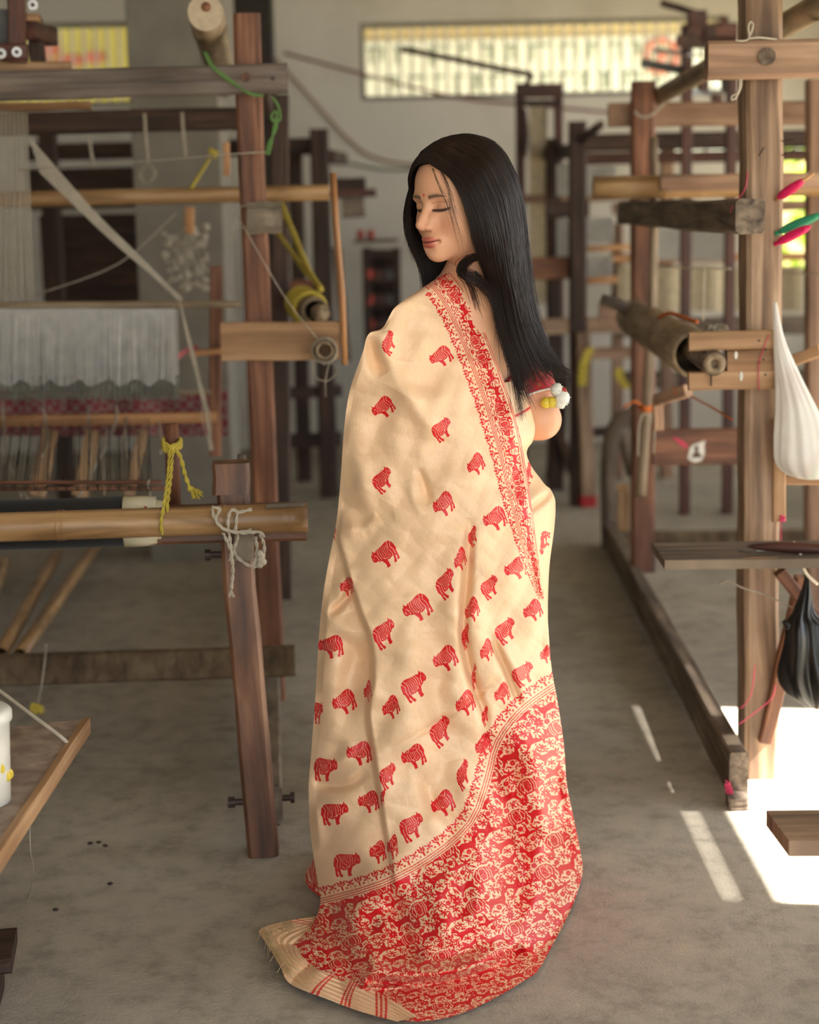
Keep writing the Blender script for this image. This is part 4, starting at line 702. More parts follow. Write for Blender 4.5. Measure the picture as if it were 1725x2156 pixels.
# ================================================================== the woman
def surf_nets(f, lo, hi, h):
    lo = np.asarray(lo, float); n = np.ceil((np.asarray(hi)-lo)/h).astype(int)+1
    ax = [(lo[i]+h*np.arange(n[i])).astype(np.float32) for i in range(3)]
    X, Y, Z = np.meshgrid(*ax, indexing='ij', sparse=True)
    S = f(X, Y, Z); S = np.broadcast_to(S, tuple(n)).astype(np.float32)
    N = S < 0
    c = np.zeros(tuple(n-1), np.int8)
    for i in (0, 1):
        for j in (0, 1):
            for k in (0, 1): c += N[i:n[0]-1+i, j:n[1]-1+j, k:n[2]-1+k]
    act = (c > 0) & (c < 8); idx = -np.ones(act.shape, np.int32); A = np.argwhere(act); idx[act] = np.arange(len(A))
    acc = np.zeros((len(A), 3)); cnt = np.zeros(len(A))
    for d in range(3):
        for p in (0, 1):
            for q in (0, 1):
                o0 = np.zeros(3, int); o0[(d+1) % 3] = p; o0[(d+2) % 3] = q; o1 = o0.copy(); o1[d] = 1
                a0 = A+o0; a1 = A+o1
                s0 = S[a0[:, 0], a0[:, 1], a0[:, 2]]; s1 = S[a1[:, 0], a1[:, 1], a1[:, 2]]
                m = (s0 < 0) != (s1 < 0); t = np.where(m, s0/np.where(m, s0-s1, 1), 0)
                acc[m] += (o0+(o1-o0)*t[:, None])[m]; cnt[m] += 1
    V = lo+h*(A+acc/cnt[:, None]); Fc = []
    for d in range(3):
        e1, e2 = (d+1) % 3, (d+2) % 3
        sl0 = [slice(None)]*3; sl1 = [slice(None)]*3; sl0[d] = slice(0, -1); sl1[d] = slice(1, None)
        s0 = N[tuple(sl0)]; s1 = N[tuple(sl1)]; E = np.argwhere(s0 != s1)
        E = E[(E[:, e1] > 0) & (E[:, e2] > 0) & (E[:, e1] < n[e1]-1) & (E[:, e2] < n[e2]-1)]
        fl = s0[E[:, 0], E[:, 1], E[:, 2]]
        def g(a, b):
            q = E.copy(); q[:, e1] -= a; q[:, e2] -= b; return idx[q[:, 0], q[:, 1], q[:, 2]]
        Q = np.stack([g(1, 1), g(0, 1), g(0, 0), g(1, 0)], 1); Q[~fl] = Q[~fl][:, ::-1]; Fc.append(Q)
    return V, np.vstack(Fc)
def smin(a, b, k):
    h = np.maximum(k-np.abs(a-b), 0)/k; return np.minimum(a, b)-h*h*k*.25
def smax(a, b, k): return -smin(-a, -b, k)
def ell(X, Y, Z, c, r):
    x, y, z = (X-c[0]), (Y-c[1]), (Z-c[2]); k0 = np.sqrt((x/r[0])**2+(y/r[1])**2+(z/r[2])**2); k1 = np.sqrt((x/r[0]**2)**2+(y/r[1]**2)**2+(z/r[2]**2)**2)+1e-6
    return k0*(k0-1)/k1
def cap(X, Y, Z, a, b, r0, r1=None):
    a = np.asarray(a, float); b = np.asarray(b, float); r1 = r0 if r1 is None else r1; d = b-a
    t = np.clip(((X-a[0])*d[0]+(Y-a[1])*d[1]+(Z-a[2])*d[2])/(d@d), 0, 1)
    return np.sqrt((X-a[0]-t*d[0])**2+(Y-a[1]-t*d[1])**2+(Z-a[2]-t*d[2])**2)-(r0+(r1-r0)*t)
# ---- head in its own axes: x her left, y forward, z up; origin between the eyes' level and the ears
HO = P(970, 423, 3.43); ang, pit = math.radians(50), math.radians(7)
fwd = np.array([-math.sin(ang)*math.cos(pit), -math.cos(ang)*math.cos(pit), -math.sin(pit)])
lef = np.array([math.cos(ang), -math.sin(ang), 0.]); upv = np.cross(lef, fwd); upv = upv if upv[2] > 0 else -upv
HM = np.stack([lef, fwd, upv], 1)                     # columns
def hw(p): return HO + HM@np.asarray(p, float)
def hwa(p): return HO + np.asarray(p, float)@HM.T
def head_sdf(X, Y, Z):
    A = np.abs(X)
    s = ell(X, Y, Z, (0, -.012, .036), (.073, .092, .080))
    s = smin(s, ell(X, Y, Z, (0, .030, .030), (.062, .060, .066)), .03)
    s = smin(s, ell(X, Y, Z, (0, .026, -.034), (.058, .058, .076)), .03)
    s = smin(s, ell(A, Y, Z, (.040, .050, -.036), (.024, .026, .024)), .028)       # cheeks
    s = smin(s, ell(A, Y, Z, (.036, .010, -.062), (.022, .040, .026)), .03)       # jaw
    s = smin(s, ell(X, Y, Z, (0, .074, -.090), (.021, .020, .019)), .028)         # chin
    s = smin(s, ell(X, Y, Z, (0, .073, -.066), (.027, .022, .022)), .024)         # muzzle
    s = smin(s, ell(A, Y, Z, (.026, .076, .017), (.022, .010, .006)), .016)       # brow
    s = smax(s, -ell(A, Y, Z, (.031, .100, .000), (.020, .021, .013)), .014)     # sockets
    s = smin(s, ell(A, Y, Z, (.0315, .0655, -.001), (.0175, .0175, .0140)), .003) # lids
    s = smin(s, ell(A, Y, Z, (.016, .070, -.020), (.012, .014, .016)), .014)
    s = smin(s, cap(X, Y, Z, (0, .080, .010), (0, .1115, -.032), .0062, .0088), .011)   # nose
    s = smin(s, ell(A, Y, Z, (.0125, .085, -.027), (.009, .013, .012)), .012)
    s = smin(s, ell(A, Y, Z, (.0098, .097, -.0375), (.0072, .0105, .0072)), .006)  # wings
    s = smin(s, ell(X, Y, Z, (0, .102, -.0405), (.0055, .010, .005)), .005)
    s = smax(s, -ell(A, Y, Z, (.0058, .1045, -.0452), (.0032, .005, .0028)), .002)
    s = smin(s, ell(X, Y, Z, (0, .0915, -.0620), (.0195, .0105, .0060)), .004)    # upper lip
    s = smin(s, ell(X, Y, Z, (0, .0910, -.0730), (.0165, .0110, .0068)), .004)    # lower lip
    s = smax(s, -ell(X, Y, Z+A*A*-.0, (0, .1035, -.0675), (.0215, .0055, .0012)), .002)
    s = smax(s, -ell(A, Y, Z, (.0225, .0900, -.0665), (.0030, .006, .0030)), .006)
    s = smax(s, -ell(X, Y, Z, (0, .107, -.0530), (.0030, .008, .008)), .004)      # philtrum
    s = smax(s, -ell(X, Y, Z, (0, .1035, -.0812), (.014, .009, .004)), .010)
    s = smin(s, ell(A, Y, Z, (.072, -.010, -.018), (.008, .020, .030)), .006)     # ears
    nb = HM.T@(NB-HO)
    s = smin(s, cap(X, Y, Z, (0, -.022, -.045), nb, .050, .052), .030)
    return s
NB = P(1003, 596, 3.475)
LS, RS = P(898, 692, 3.47), P(1068, 672, 3.60)
tl = (LS-RS); tl[2] = 0; tl /= np.linalg.norm(tl); tf = np.array([tl[1], -tl[0], 0.])      # her left, her front
if tf[1] < 0: tf = -tf
def body_sdf(X, Y, Z):
    def E_(c, r): 
        a = (X-c[0])*tl[0]+(Y-c[1])*tl[1]; b = (X-c[0])*tf[0]+(Y-c[1])*tf[1]
        return ell(a, b, Z-c[2], (0, 0, 0), r)
    s = E_(P(985, 745, 3.53), (.155, .098, .165))
    s = smin(s, E_(P(985, 900, 3.53), (.125, .090, .11)), .08)
    s = smin(s, E_(P(975, 1060, 3.52), (.165, .125, .15)), .08)
    c = P(985, 760, 3.53)
    for q in (-.07, .07): s = smin(s, E_(c+tl*q+tf*.085, (.06, .05, .06)), .04)
    s = smin(s, cap(X, Y, Z, NB, P(990, 660, 3.50), .05, .07), .06)
    s = smin(s, cap(X, Y, Z, HO+HM@np.array([0, -.022, -.05]), NB, .050, .050), .04)
    for q in (LS, RS): s = smin(s, cap(X, Y, Z, NB, q, .034, .044), .045)
    el, er = P(812, 760, 3.46), P(1140, 884, 3.53)
    hl, hr = P(900, 800, 3.72), P(1040, 915, 3.76)
    for (sh, e, h) in ((LS, el, hl), (RS, er, hr)):
        s = smin(s, cap(X, Y, Z, sh, e, .047, .040), .03)
        s = smin(s, cap(X, Y, Z, e, h, .038, .025), .015)
        d = (h-e)/np.linalg.norm(h-e); sd = np.cross(d, [0, 0, 1.]); sd /= np.linalg.norm(sd)
        pm = h+d*.05; s = smin(s, cap(X, Y, Z, h+d*.02, pm+d*.02, .026, .034), .02)
        for i, ln in enumerate((.065, .078, .072, .055)):
            b = pm+d*.04+sd*(.027-.018*i); k = b+d*ln*.5+np.array([0, 0, -.008])
            s = smin(s, np.minimum(cap(X, Y, Z, b, k, .009), cap(X, Y, Z, k, k+d*ln*.5+np.array([0, 0, -.02]), .008)), .006)
        b = h+d*.03+sd*.03; s = smin(s, cap(X, Y, Z, b, b+d*.045+sd*.03, .011, .009), .01)
    hip = P(975, 1070, 3.52)
    for q in (-.085, .085):
        a = hip+tl*q; ft = np.array([a[0], a[1], .06]); kn = (a+ft)/2+tf*.02
        s = smin(s, cap(X, Y, Z, a, kn, .085, .058), .04); s = smin(s, cap(X, Y, Z, kn, ft, .056, .036), .02)
        s = smin(s, cap(X, Y, Z, ft+np.array([0, 0, -.025])-tf*.03, ft+np.array([0, 0, -.035])+tf*.15, .035, .025), .03)
    return s
wm = thing('person', 'young woman in a cream and red silk sari, back turned, glancing down over her shoulder', 'person', (P(975, 1070, 3.52)[0], 3.52, 0))
Vh, Fh = surf_nets(head_sdf, (-.088, -.115, -.16), (.088, .125, .122), .0014)
# face colours from head-local coordinates (lips, brows, lashes, a red dot; painted shade in mouth line, nostrils, lid crease)
skin = np.array(srgb(222, 168, 134)); C = np.tile(skin, (len(Vh), 1))
x, y, z = Vh.T; A = np.abs(x)
def mixc(m, c): 
    global C
    m = np.clip(m, 0, 1)[:, None]; C = C*(1-m)+np.array(c)*m
front = np.clip((y-.04)/.02, 0, 1)
mixc(.35*np.exp(-(((A-.042)/.018)**2+((z+.036)/.018)**2))*front, srgb(206, 120, 98))
mixc(.22*np.exp(-((x/.012)**2+((z+.036)/.012)**2))*front, srgb(204, 124, 104))
ul = 1/(1+np.exp((((x/.0215)**2+((z+.0632)/.0064)**2)-1)*7)); ll = 1/(1+np.exp((((x/.0188)**2+((z+.0732)/.0072)**2)-1)*7))
mixc(.9*np.maximum(ul, ll)*(y > .075), srgb(194, 98, 90)); mixc(1.1*np.exp(-((z+.0676-.0025*(A/.022)**2)/.0015)**2)*np.clip((.0225-A)*600, 0, 1)*(y > .06), srgb(96, 36, 34))  # lip colour; shade between the lips painted as a dark line
bx = np.clip((A-.012)/.036, 0, 1); bz = .0185+.0050*np.sin(bx*2.2)-.004*bx
bth = .0034*(1-bx**3)+.0008
mixc(.88*np.exp(-((z-bz)/bth)**2)*(A > .011)*(A < .050)*(y > .03), srgb(48, 34, 30))
# downcast eyes: lid crease shade painted darker, lash line, a sliver of eye
lx = (A-.0315)/.0175; lash = -.0066-.0012*(1-lx**2)+.0022*np.clip(lx, 0, 1)**2
inl = np.clip((1.08-np.abs(lx))*8, 0, 1)*(y > .05)
mixc(1.4*np.exp(-((z-lash)/(.0016+.0012*np.clip(1-lx**2, 0, 1)))**2)*inl, srgb(24, 16, 16)); mixc(.45*np.exp(-((z-lash+.0024)/.0013)**2)*inl, srgb(70, 48, 44))
mixc(.45*np.exp(-((z-(.0062+.0018*(1-lx**2)))/.0011)**2)*inl, srgb(120, 74, 62))
mixc(.30*np.exp(-(((z-.000)/.0055)**2))*inl, srgb(190, 128, 108))
mixc(.9*np.clip((1-(((x)/.0028)**2+((z-.0235)/.0036)**2))*4, 0, 1)*(y > .05), srgb(216, 22, 36))
mixc(.55*np.exp(-(((A-.0062)/.0030)**2+((z+.0462)/.0022)**2))*(y > .08), srgb(96, 46, 38))  # shade inside the nostrils painted in
Wh = hwa(Vh)
keep = Wh[:, 2] > NB[2]-.012
Vb, Fb = surf_nets(lambda X, Y, Z: body_sdf(X, Y, Z), (-.42, 3.12, 0), (.52, 4.05, NB[2]+.062), .0065)
Cb = np.tile(skin, (len(Vb), 1))
V = np.vstack([Wh, Vb]); Fc = np.vstack([Fh, Fb+len(Wh)]); Ca = np.vstack([C, Cb])
def dense_mesh(name, V, Fq, mat, parent, smooth=True, fattr=None, cattr=None):
    base = np.array(parent_world(parent)); me = bpy.data.meshes.new(name); n = len(V); Fq = np.asarray(Fq, np.int32)
    me.vertices.add(n); me.vertices.foreach_set('co', (V-base).astype(np.float32).ravel())
    me.loops.add(Fq.size); me.polygons.add(len(Fq)); me.loops.foreach_set('vertex_index', Fq.ravel())
    me.polygons.foreach_set('loop_start', np.arange(0, Fq.size, Fq.shape[1], dtype=np.int32))
    me.update(calc_edges=True); me.validate()
    me.polygons.foreach_set('use_smooth', np.ones(len(me.polygons), bool))
    for k, a in (fattr or {}).items():
        at = me.attributes.new(k, 'FLOAT', 'POINT'); at.data.foreach_set('value', np.asarray(a, np.float32).ravel())
    for k, a in (cattr or {}).items():
        at = me.attributes.new(k, 'FLOAT_COLOR', 'POINT'); at.data.foreach_set('color', np.hstack([a, np.ones((n, 1))]).astype(np.float32).ravel())
    me.materials.append(mat); o = bpy.data.objects.new(name, me); COL.objects.link(o); o.parent = parent; return o
m, nt, b = new_mat('skin'); a = nd(nt, 'ShaderNodeAttribute', attribute_name='tone'); nt.links.new(a.outputs['Color'], b.inputs['Base Color'])
b.inputs['Roughness'].default_value = .48; b.inputs['Subsurface Weight'].default_value = .12; b.inputs['Subsurface Radius'].default_value = (.012, .005, .003); b.inputs['Subsurface Scale'].default_value = .6
b.inputs['Specular IOR Level'].default_value = .4
dense_mesh('body', V, Fc, m, wm, cattr={'tone': Ca})
# ---- blouse: the torso and the upper right arm, 5 mm out, cut at the low back neckline
def blouse_sdf(X, Y, Z):
    s = body_sdf(X, Y, Z)-.006
    top = P(1068, 800, 3.5)[2]; bot = P(985, 900, 3.5)[2]
    band = np.maximum(Z-(top+.10*np.clip((X-.20)/.10, 0, 1)), bot-Z)
    er = P(1140, 884, 3.53); d = (er-RS)/np.linalg.norm(er-RS); t = (X-RS[0])*d[0]+(Y-RS[1])*d[1]+(Z-RS[2])*d[2]; Lr = np.linalg.norm(er-RS)
    arm = np.maximum(cap(X, Y, Z, RS, er, .053, .053), t-Lr*.79)
    band = np.maximum(band, .066-cap(X, Y, Z, RS+(er-RS)*.88, er+(er-RS)*.1, 0.)); band = np.maximum(band, .06-cap(X, Y, Z, er, P(1040, 915, 3.76), 0.))
    return np.minimum(np.maximum(s, band), np.maximum(np.maximum(arm, -.02-t), -(cap(X, Y, Z, RS, er, .046, .043))))
Vb, Fb = surf_nets(blouse_sdf, (-.1, 3.3, .85), (.42, 3.75, 1.32), .004)
m, nt, b = new_mat('blouse_brocade'); t = nd(nt, 'ShaderNodeTexCoord'); v = nd(nt, 'ShaderNodeTexVoronoi'); v.inputs['Scale'].default_value = 62
nt.links.new(t.outputs['Object'], v.inputs['Vector']); nt.links.new(ramp(nt, v.outputs['Distance'], [(0.18, srgb(206, 120, 60)), (0.34, srgb(176, 18, 26))]), b.inputs['Base Color']); b.inputs['Roughness'].default_value = .5
bl = dense_mesh('blouse', Vb, Fb, m, wm); bl['label'] = 'red brocade blouse with short sleeve'
er = P(1140, 884, 3.53); d = (er-RS)/np.linalg.norm(er-RS); c = RS+(er-RS)*.785; e1_ = np.cross(d, [0, 1., 0]); e1_ /= np.linalg.norm(e1_); e2_ = np.cross(d, e1_)
link('piping', MB().tube([c+(e1_*math.cos(t)+e2_*math.sin(t))*.0535 for t in np.linspace(0, 6.2832, 48)], .0022, 6), 'white_plastic', bl, True)
# ---- tassels on the sleeve hem and the tie string at the neck
for mt, pts in (('white_plastic', [(1172, 820, .013), (1184, 838, .016), (1180, 848, .012)]), ('red_print', [(1186, 824, .008)]), ('yellow_print', [(1150, 848, .011), (1162, 847, .011)]), ('red_print', [(1094, 850, .010)])):
    mb = MB()
    for (px, py, r) in pts:
        c = P(px, py, 3.47); mb.ball(c, (r, r, r*1.05), 10, 8)
        for i in range(30):
            d = RNG.randn(3); d /= np.linalg.norm(d); mb.tube([c+d*r*.8, c+d*r*1.18], .0009, 3)
    link('tassel', mb, mt, bl, True)
plain('tie_black', srgb(30, 24, 24), .7)

# ------------------------------------------------------------------ woven motifs (bitmaps drawn from outlines)
def raster(polys, lines, w, h, lw):
    S = 2; yy, xx = np.mgrid[0:h*S, 0:w*S]; X = (xx+.5)/(w*S); Y = (yy+.5)/(h*S); M = np.zeros(X.shape, bool)
    for p in polys:
        p = np.asarray(p); ins = np.zeros(X.shape, bool); j = len(p)-1
        for i in range(len(p)):
            c = ((p[i, 1] > Y) != (p[j, 1] > Y)); xs = (p[j, 0]-p[i, 0])*(Y-p[i, 1])/(p[j, 1]-p[i, 1]+1e-12)+p[i, 0]; ins ^= c & (X < xs); j = i
        M |= ins
    M = M.astype(np.float32); as_ = w/h
    for sgn, p, lk in lines:
        p = np.asarray(p); D = np.full(X.shape, 9.)
        for a, b in zip(p[:-1], p[1:]):
            d = (b-a)*[as_, 1]; t = np.clip(((X-a[0])*as_*d[0]+(Y-a[1])*d[1])/(d@d+1e-12), 0, 1); D = np.minimum(D, np.hypot((X-a[0])*as_-t*d[0], (Y-a[1])-t*d[1]))
        M = np.where(D < lw*lk, float(sgn), M)
    return M.reshape(h, S, w, S).mean((1, 3)).astype(np.float32)
RH = [(.05, .18), (.09, .26), (.02, .22), (.0, .36), (.0, .47), (.03, .56), (.10, .60), (.16, .57), (.25, .63), (.33, .64), (.41, .80), (.44, .90), (.41, .96), (.48, 1), (.57, .98), (.56, .86), (.54, .69), (.62, .71), (.72, .67), (.79, .62), (.79, .78), (.74, .90), (.77, .95), (.84, .95), (.865, .84), (.885, .66), (.905, .66), (.92, .78), (.88, .86), (.94, .90), (1, .86), (.98, .62), (.97, .50), (1, .40), (.97, .27), (.92, .12), (.83, .02), (.70, .0), (.58, .04), (.48, .09), (.35, .12), (.25, .14), (.20, .20), (.13, .17), (.11, .07), (.08, .18)]
RL = [(0, [(.30, .14), (.27, .36), (.34, .60)], 1), (0, [(.38, .12), (.35, .3), (.40, .55), (.50, .66)], 1)]+[(0, [(q, .12), (q-.03, .32), (q+.02, .58)], .8) for q in (.46, .53, .60, .67)]+[(0, [(.74, .04), (.70, .28), (.78, .5), (.80, .62)], 1), (0, [(.86, .06), (.80, .26), (.88, .42), (.90, .62)], 1), (0, [(.12, .30), (.20, .40), (.24, .58)], 1), (0, [(.10, .40), (.06, .42), (.06, .48), (.10, .5)], .8), (0, [(.42, .60), (.60, .64), (.72, .58)], .9)]
RHINO = raster([RH], RL, 120, 100, .010)
DEER = [(.02, .30), (.10, .22), (.08, .02), (.13, .16), (.18, .0), (.18, .18), (.26, .06), (.22, .24), (.30, .34), (.34, .48), (.55, .50), (.75, .44), (.88, .52), (.98, .40), (.97, .56), (.90, .66), (.92, .80), (1, .92), (.93, .97), (.82, .80), (.72, .72), (.50, .74), (.40, .80), (.30, .98), (.22, .96), (.30, .78), (.22, .62), (.20, .42), (.10, .40)]
BIRD = [(.0, .55), (.14, .48), (.22, .40), (.34, .44), (.40, .06), (.52, .30), (.58, .46), (.80, .40), (1, .30), (.90, .52), (1, .62), (.80, .62), (.64, .66), (.60, .94), (.46, .70), (.28, .64), (.14, .62)]
DRUM = [(.0, .55), (.10, .30), (.16, .20), (.22, .30), (.34, .16), (.60, .06), (.80, .10), (.94, .26), (1, .50), (.92, .70), (.92, .96), (.82, .98), (.80, .78), (.62, .80), (.46, .76), (.44, .98), (.34, .98), (.34, .74), (.20, .66), (.08, .64)]
DL = [(0, [(q, .2-.1*(q-.3)), (q-.04, .44), (q+.02, .72)], 1.1) for q in (.34, .42)]+[(0, [(.52, .14), (.48, .42), (.54, .70), (.72, .70), (.78, .44), (.72, .14), (.52, .14)], 1.1)]+[(0, [(.54+.0, .2+.09*i), (.74, .26+.09*i)], .6) for i in range(6)]+[(0, [(.80, .16), (.92, .44), (.84, .70), (.76, .46), (.80, .16)], 1.1), (0, [(.06, .5), (.20, .5)], .8)]
def flower(n=8, r=.46, r2=.20):
    a = np.linspace(0, 2*math.pi, n*8, endpoint=False); R = r2+(r-r2)*np.abs(np.cos(a*n/2))**.6; return [(.5+R_*math.cos(t), .5+R_*math.sin(t)) for t, R_ in zip(a, R)]
LEAF = [(.0, .5), (.3, .25), (.7, .22), (1, .5), (.7, .78), (.3, .75)]
DEERM = raster([DEER], [(0, [(.30, .60), (.50, .64)], .6)], 100, 84, .014); BIRDM = raster([BIRD], [(0, [(.36, .5), (.5, .52), (.6, .56)], .8)], 90, 70, .016)
DRUMM = raster([DRUM], DL, 110, 84, .021); FLOWM = raster([flower()], [(0, [(.47, .5), (.53, .5)], 2.)], 48, 48, .03); LEAFM = raster([LEAF], [(0, [(.1, .5), (.9, .5)], 1.2)], 60, 30, .05)
SPRIG = raster([[(.46, 1), (.46, .55), (.2, .75), (.05, .5), (.25, .55), (.42, .45), (.1, .35), (.02, .1), (.3, .25), (.44, .35), (.5, .0), (.56, .35), (.7, .25), (.98, .1), (.9, .35), (.58, .45), (.75, .55), (.95, .5), (.8, .75), (.54, .55), (.54, 1)]], [], 50, 50, .01)
TULIP = raster([[(.5, 0), (.62, .3), (.9, .1), (.85, .5), (.6, .62), (.56, 1), (.44, 1), (.4, .62), (.15, .5), (.1, .1), (.38, .3)]], [(0, [(.3, .36), (.5, .55), (.7, .36)], 1.2)], 44, 44, .03)
def stamp(T, M, cx, cy, w, h, rot=0, flip=False, wrap=True):
    th, tw = T.shape; r = int(max(w, h)*.8)+2; ys = np.arange(int(cy)-r, int(cy)+r); xs = np.arange(int(cx)-r, int(cx)+r)
    Xg, Yg = np.meshgrid(xs-cx, ys-cy); c, s_ = math.cos(rot), math.sin(rot); a = (Xg*c+Yg*s_)/w+.5; b = (-Xg*s_+Yg*c)/h+.5
    if flip: a = 1-a
    ia = (a*M.shape[1]).astype(int); ib = (b*M.shape[0]).astype(int); ok = (ia >= 0) & (ia < M.shape[1]) & (ib >= 0) & (ib < M.shape[0])
    v = np.where(ok, M[np.clip(ib, 0, M.shape[0]-1), np.clip(ia, 0, M.shape[1]-1)], 0)
    for i, yy in enumerate(ys):
        if wrap: np.maximum.at(T, (yy % th, xs % tw), v[i])
        elif 0 <= yy < th:
            k = (xs >= 0) & (xs < tw); T[yy, xs[k]] = np.maximum(T[yy, xs[k]], v[i][k])
TS = 4                                                            # bitmap cells per photo pixel / 2
TILE = np.zeros((520, 640), np.float32)                           # one repeat of the end-piece pattern (160 x 130 px at x4)
for (M_, cx, cy, w_, h_, r_, fl) in [(DEERM, 110, 105, 190, 170, 0, 0), (DRUMM, 330, 120, 200, 160, 0, 1), (BIRDM, 540, 90, 180, 140, -.2, 0), (DRUMM, 90, 320, 200, 160, 0, 0), (DEERM, 310, 330, 200, 180, .1, 1), (BIRDM, 500, 300, 190, 150, .3, 1), (BIRDM, 130, 470, 150, 100, .1, 1), (DEERM, 560, 455, 190, 160, 0, 0), (FLOWM, 225, 215, 74, 74, 0, 0), (FLOWM, 410, 225, 76, 76, 0, 0), (FLOWM, 640, 200, 84, 84, 0, 0), (SPRIG, 215, 475, 90, 90, .4, 0), (TULIP, 430, 470, 90, 90, 0, 0), (TULIP, 610, 330, 80, 80, .3, 0), (FLOWM, 330, 500, 64, 64, 0, 0)]:
    stamp(TILE, M_, cx, cy, w_*1.1, h_*1.1, r_, bool(fl))
def free(T, M, cx, cy, w, h, rot, gap):
    # true when a motif with a margin around it meets nothing already woven
    th, tw = T.shape; n = 14; a, b = np.meshgrid(np.linspace(-.5, .5, n), np.linspace(-.5, .5, n)); ok = M[((b+.5)*(M.shape[0]-1)).astype(int), ((a+.5)*(M.shape[1]-1)).astype(int)] > .3
    X = a*(w+gap); Y = b*(h+gap); c, s_ = math.cos(rot), math.sin(rot); xs = (cx+X*c-Y*s_).astype(int) % tw; ys = (cy+X*s_+Y*c).astype(int) % th
    return not (T[ys, xs][ok] > .3).any()
def fill_leaves(T, n, sizes):
    for k, (M_, w_, h_) in enumerate(sizes):
        for i in range(n):
            cx, cy, r_ = RNG.rand()*T.shape[1], RNG.rand()*T.shape[0], RNG.rand()*6.28
            if free(T, M_, cx, cy, w_, h_, r_, 6): stamp(T, M_, cx, cy, w_, h_, r_)
DOT = raster([flower(5, .5, .42)], [], 24, 24, .01)
fill_leaves(TILE, 500, [(SPRIG, 70, 70), (FLOWM, 52, 52), (LEAFM, 64, 26), (LEAFM, 46, 20), (LEAFM, 34, 15), (LEAFM, 28, 14), (LEAFM, 22, 11), (DOT, 14, 14)])
BAND = np.zeros((240, 640), np.float32)                           # running border, animals head to tail (160 x 60 px at x4)
for (M_, cx, cy, w_, h_, r_, fl) in [(DRUMM, 100, 135, 190, 190, 0, 0), (DRUMM, 292, 135, 190, 190, 0, 1), (DEERM, 462, 130, 150, 200, 0, 1), (DEERM, 590, 130, 120, 200, 0, 0), (FLOWM, 196, 30, 50, 50, 0, 0)]: stamp(BAND, M_, cx, cy, w_, h_, r_, bool(fl))
fill_leaves(BAND, 300, [(LEAFM, 50, 24), (LEAFM, 34, 16), (LEAFM, 24, 12)])
def thicken(T, r):
    out = T.copy()
    for i in range(-r, r+1):
        for j in range(-r, r+1):
            if i*i+j*j <= r*r+1: out = np.maximum(out, np.roll(np.roll(T, i, 0), j, 1))
    return out
TILE = thicken(TILE, 1); BAND = thicken(BAND, 1)
ZIG = np.zeros((96, 152), np.float32)                             # leaf-and-bud row (38 x 24 px at x4)
stamp(ZIG, TULIP, 38, 48, 88, 96); stamp(ZIG, SPRIG, 112, 50, 74, 92); stamp(ZIG, FLOWM, 76, 82, 24, 24); stamp(ZIG, FLOWM, 150, 82, 24, 24)
def samp(T, a, b):
    th, tw = T.shape; a = np.mod(a, tw); b = np.mod(b, th); i0 = np.floor(a).astype(int); j0 = np.floor(b).astype(int); fa, fb = a-i0, b-j0; i1 = (i0+1) % tw; j1 = (j0+1) % th
    return T[j0, i0]*(1-fa)*(1-fb)+T[j0, i1]*fa*(1-fb)+T[j1, i0]*(1-fa)*fb+T[j1, i1]*fa*fb
def poly_coords(poly, x, y):
    # signed distance (left of travel +) and arclength to a polyline
    poly = np.asarray(poly, float); best = np.full(x.shape, 1e9); sd = np.zeros(x.shape); s = np.zeros(x.shape); L = 0
    for a, b in zip(poly[:-1], poly[1:]):
        d = b-a; ln = np.hypot(*d); t = np.clip(((x-a[0])*d[0]+(y-a[1])*d[1])/ln**2, 0, 1); ex, ey = x-a[0]-t*d[0], y-a[1]-t*d[1]; q = np.hypot(ex, ey); m = q < best
        cr = d[0]*(y-a[1])-d[1]*(x-a[0]); best = np.where(m, q, best); sd = np.where(m, np.where(cr > 0, q, -q), sd); s = np.where(m, L+t*ln, s); L += ln
    return sd, s
EDGE = cat([(930, 560), (948, 572), (975, 605), (1000, 650), (1022, 700), (1036, 735), (1053, 780), (1078, 850), (1097, 925), (1110, 1000), (1122, 1080), (1131, 1150), (1141, 1225), (1146, 1262)], 3)
ENDL = cat([(640, 1898), (680, 1890), (800, 1855), (900, 1803), (985, 1730), (1020, 1640), (1042, 1560), (1095, 1490), (1168, 1437), (1210, 1410)], 3)
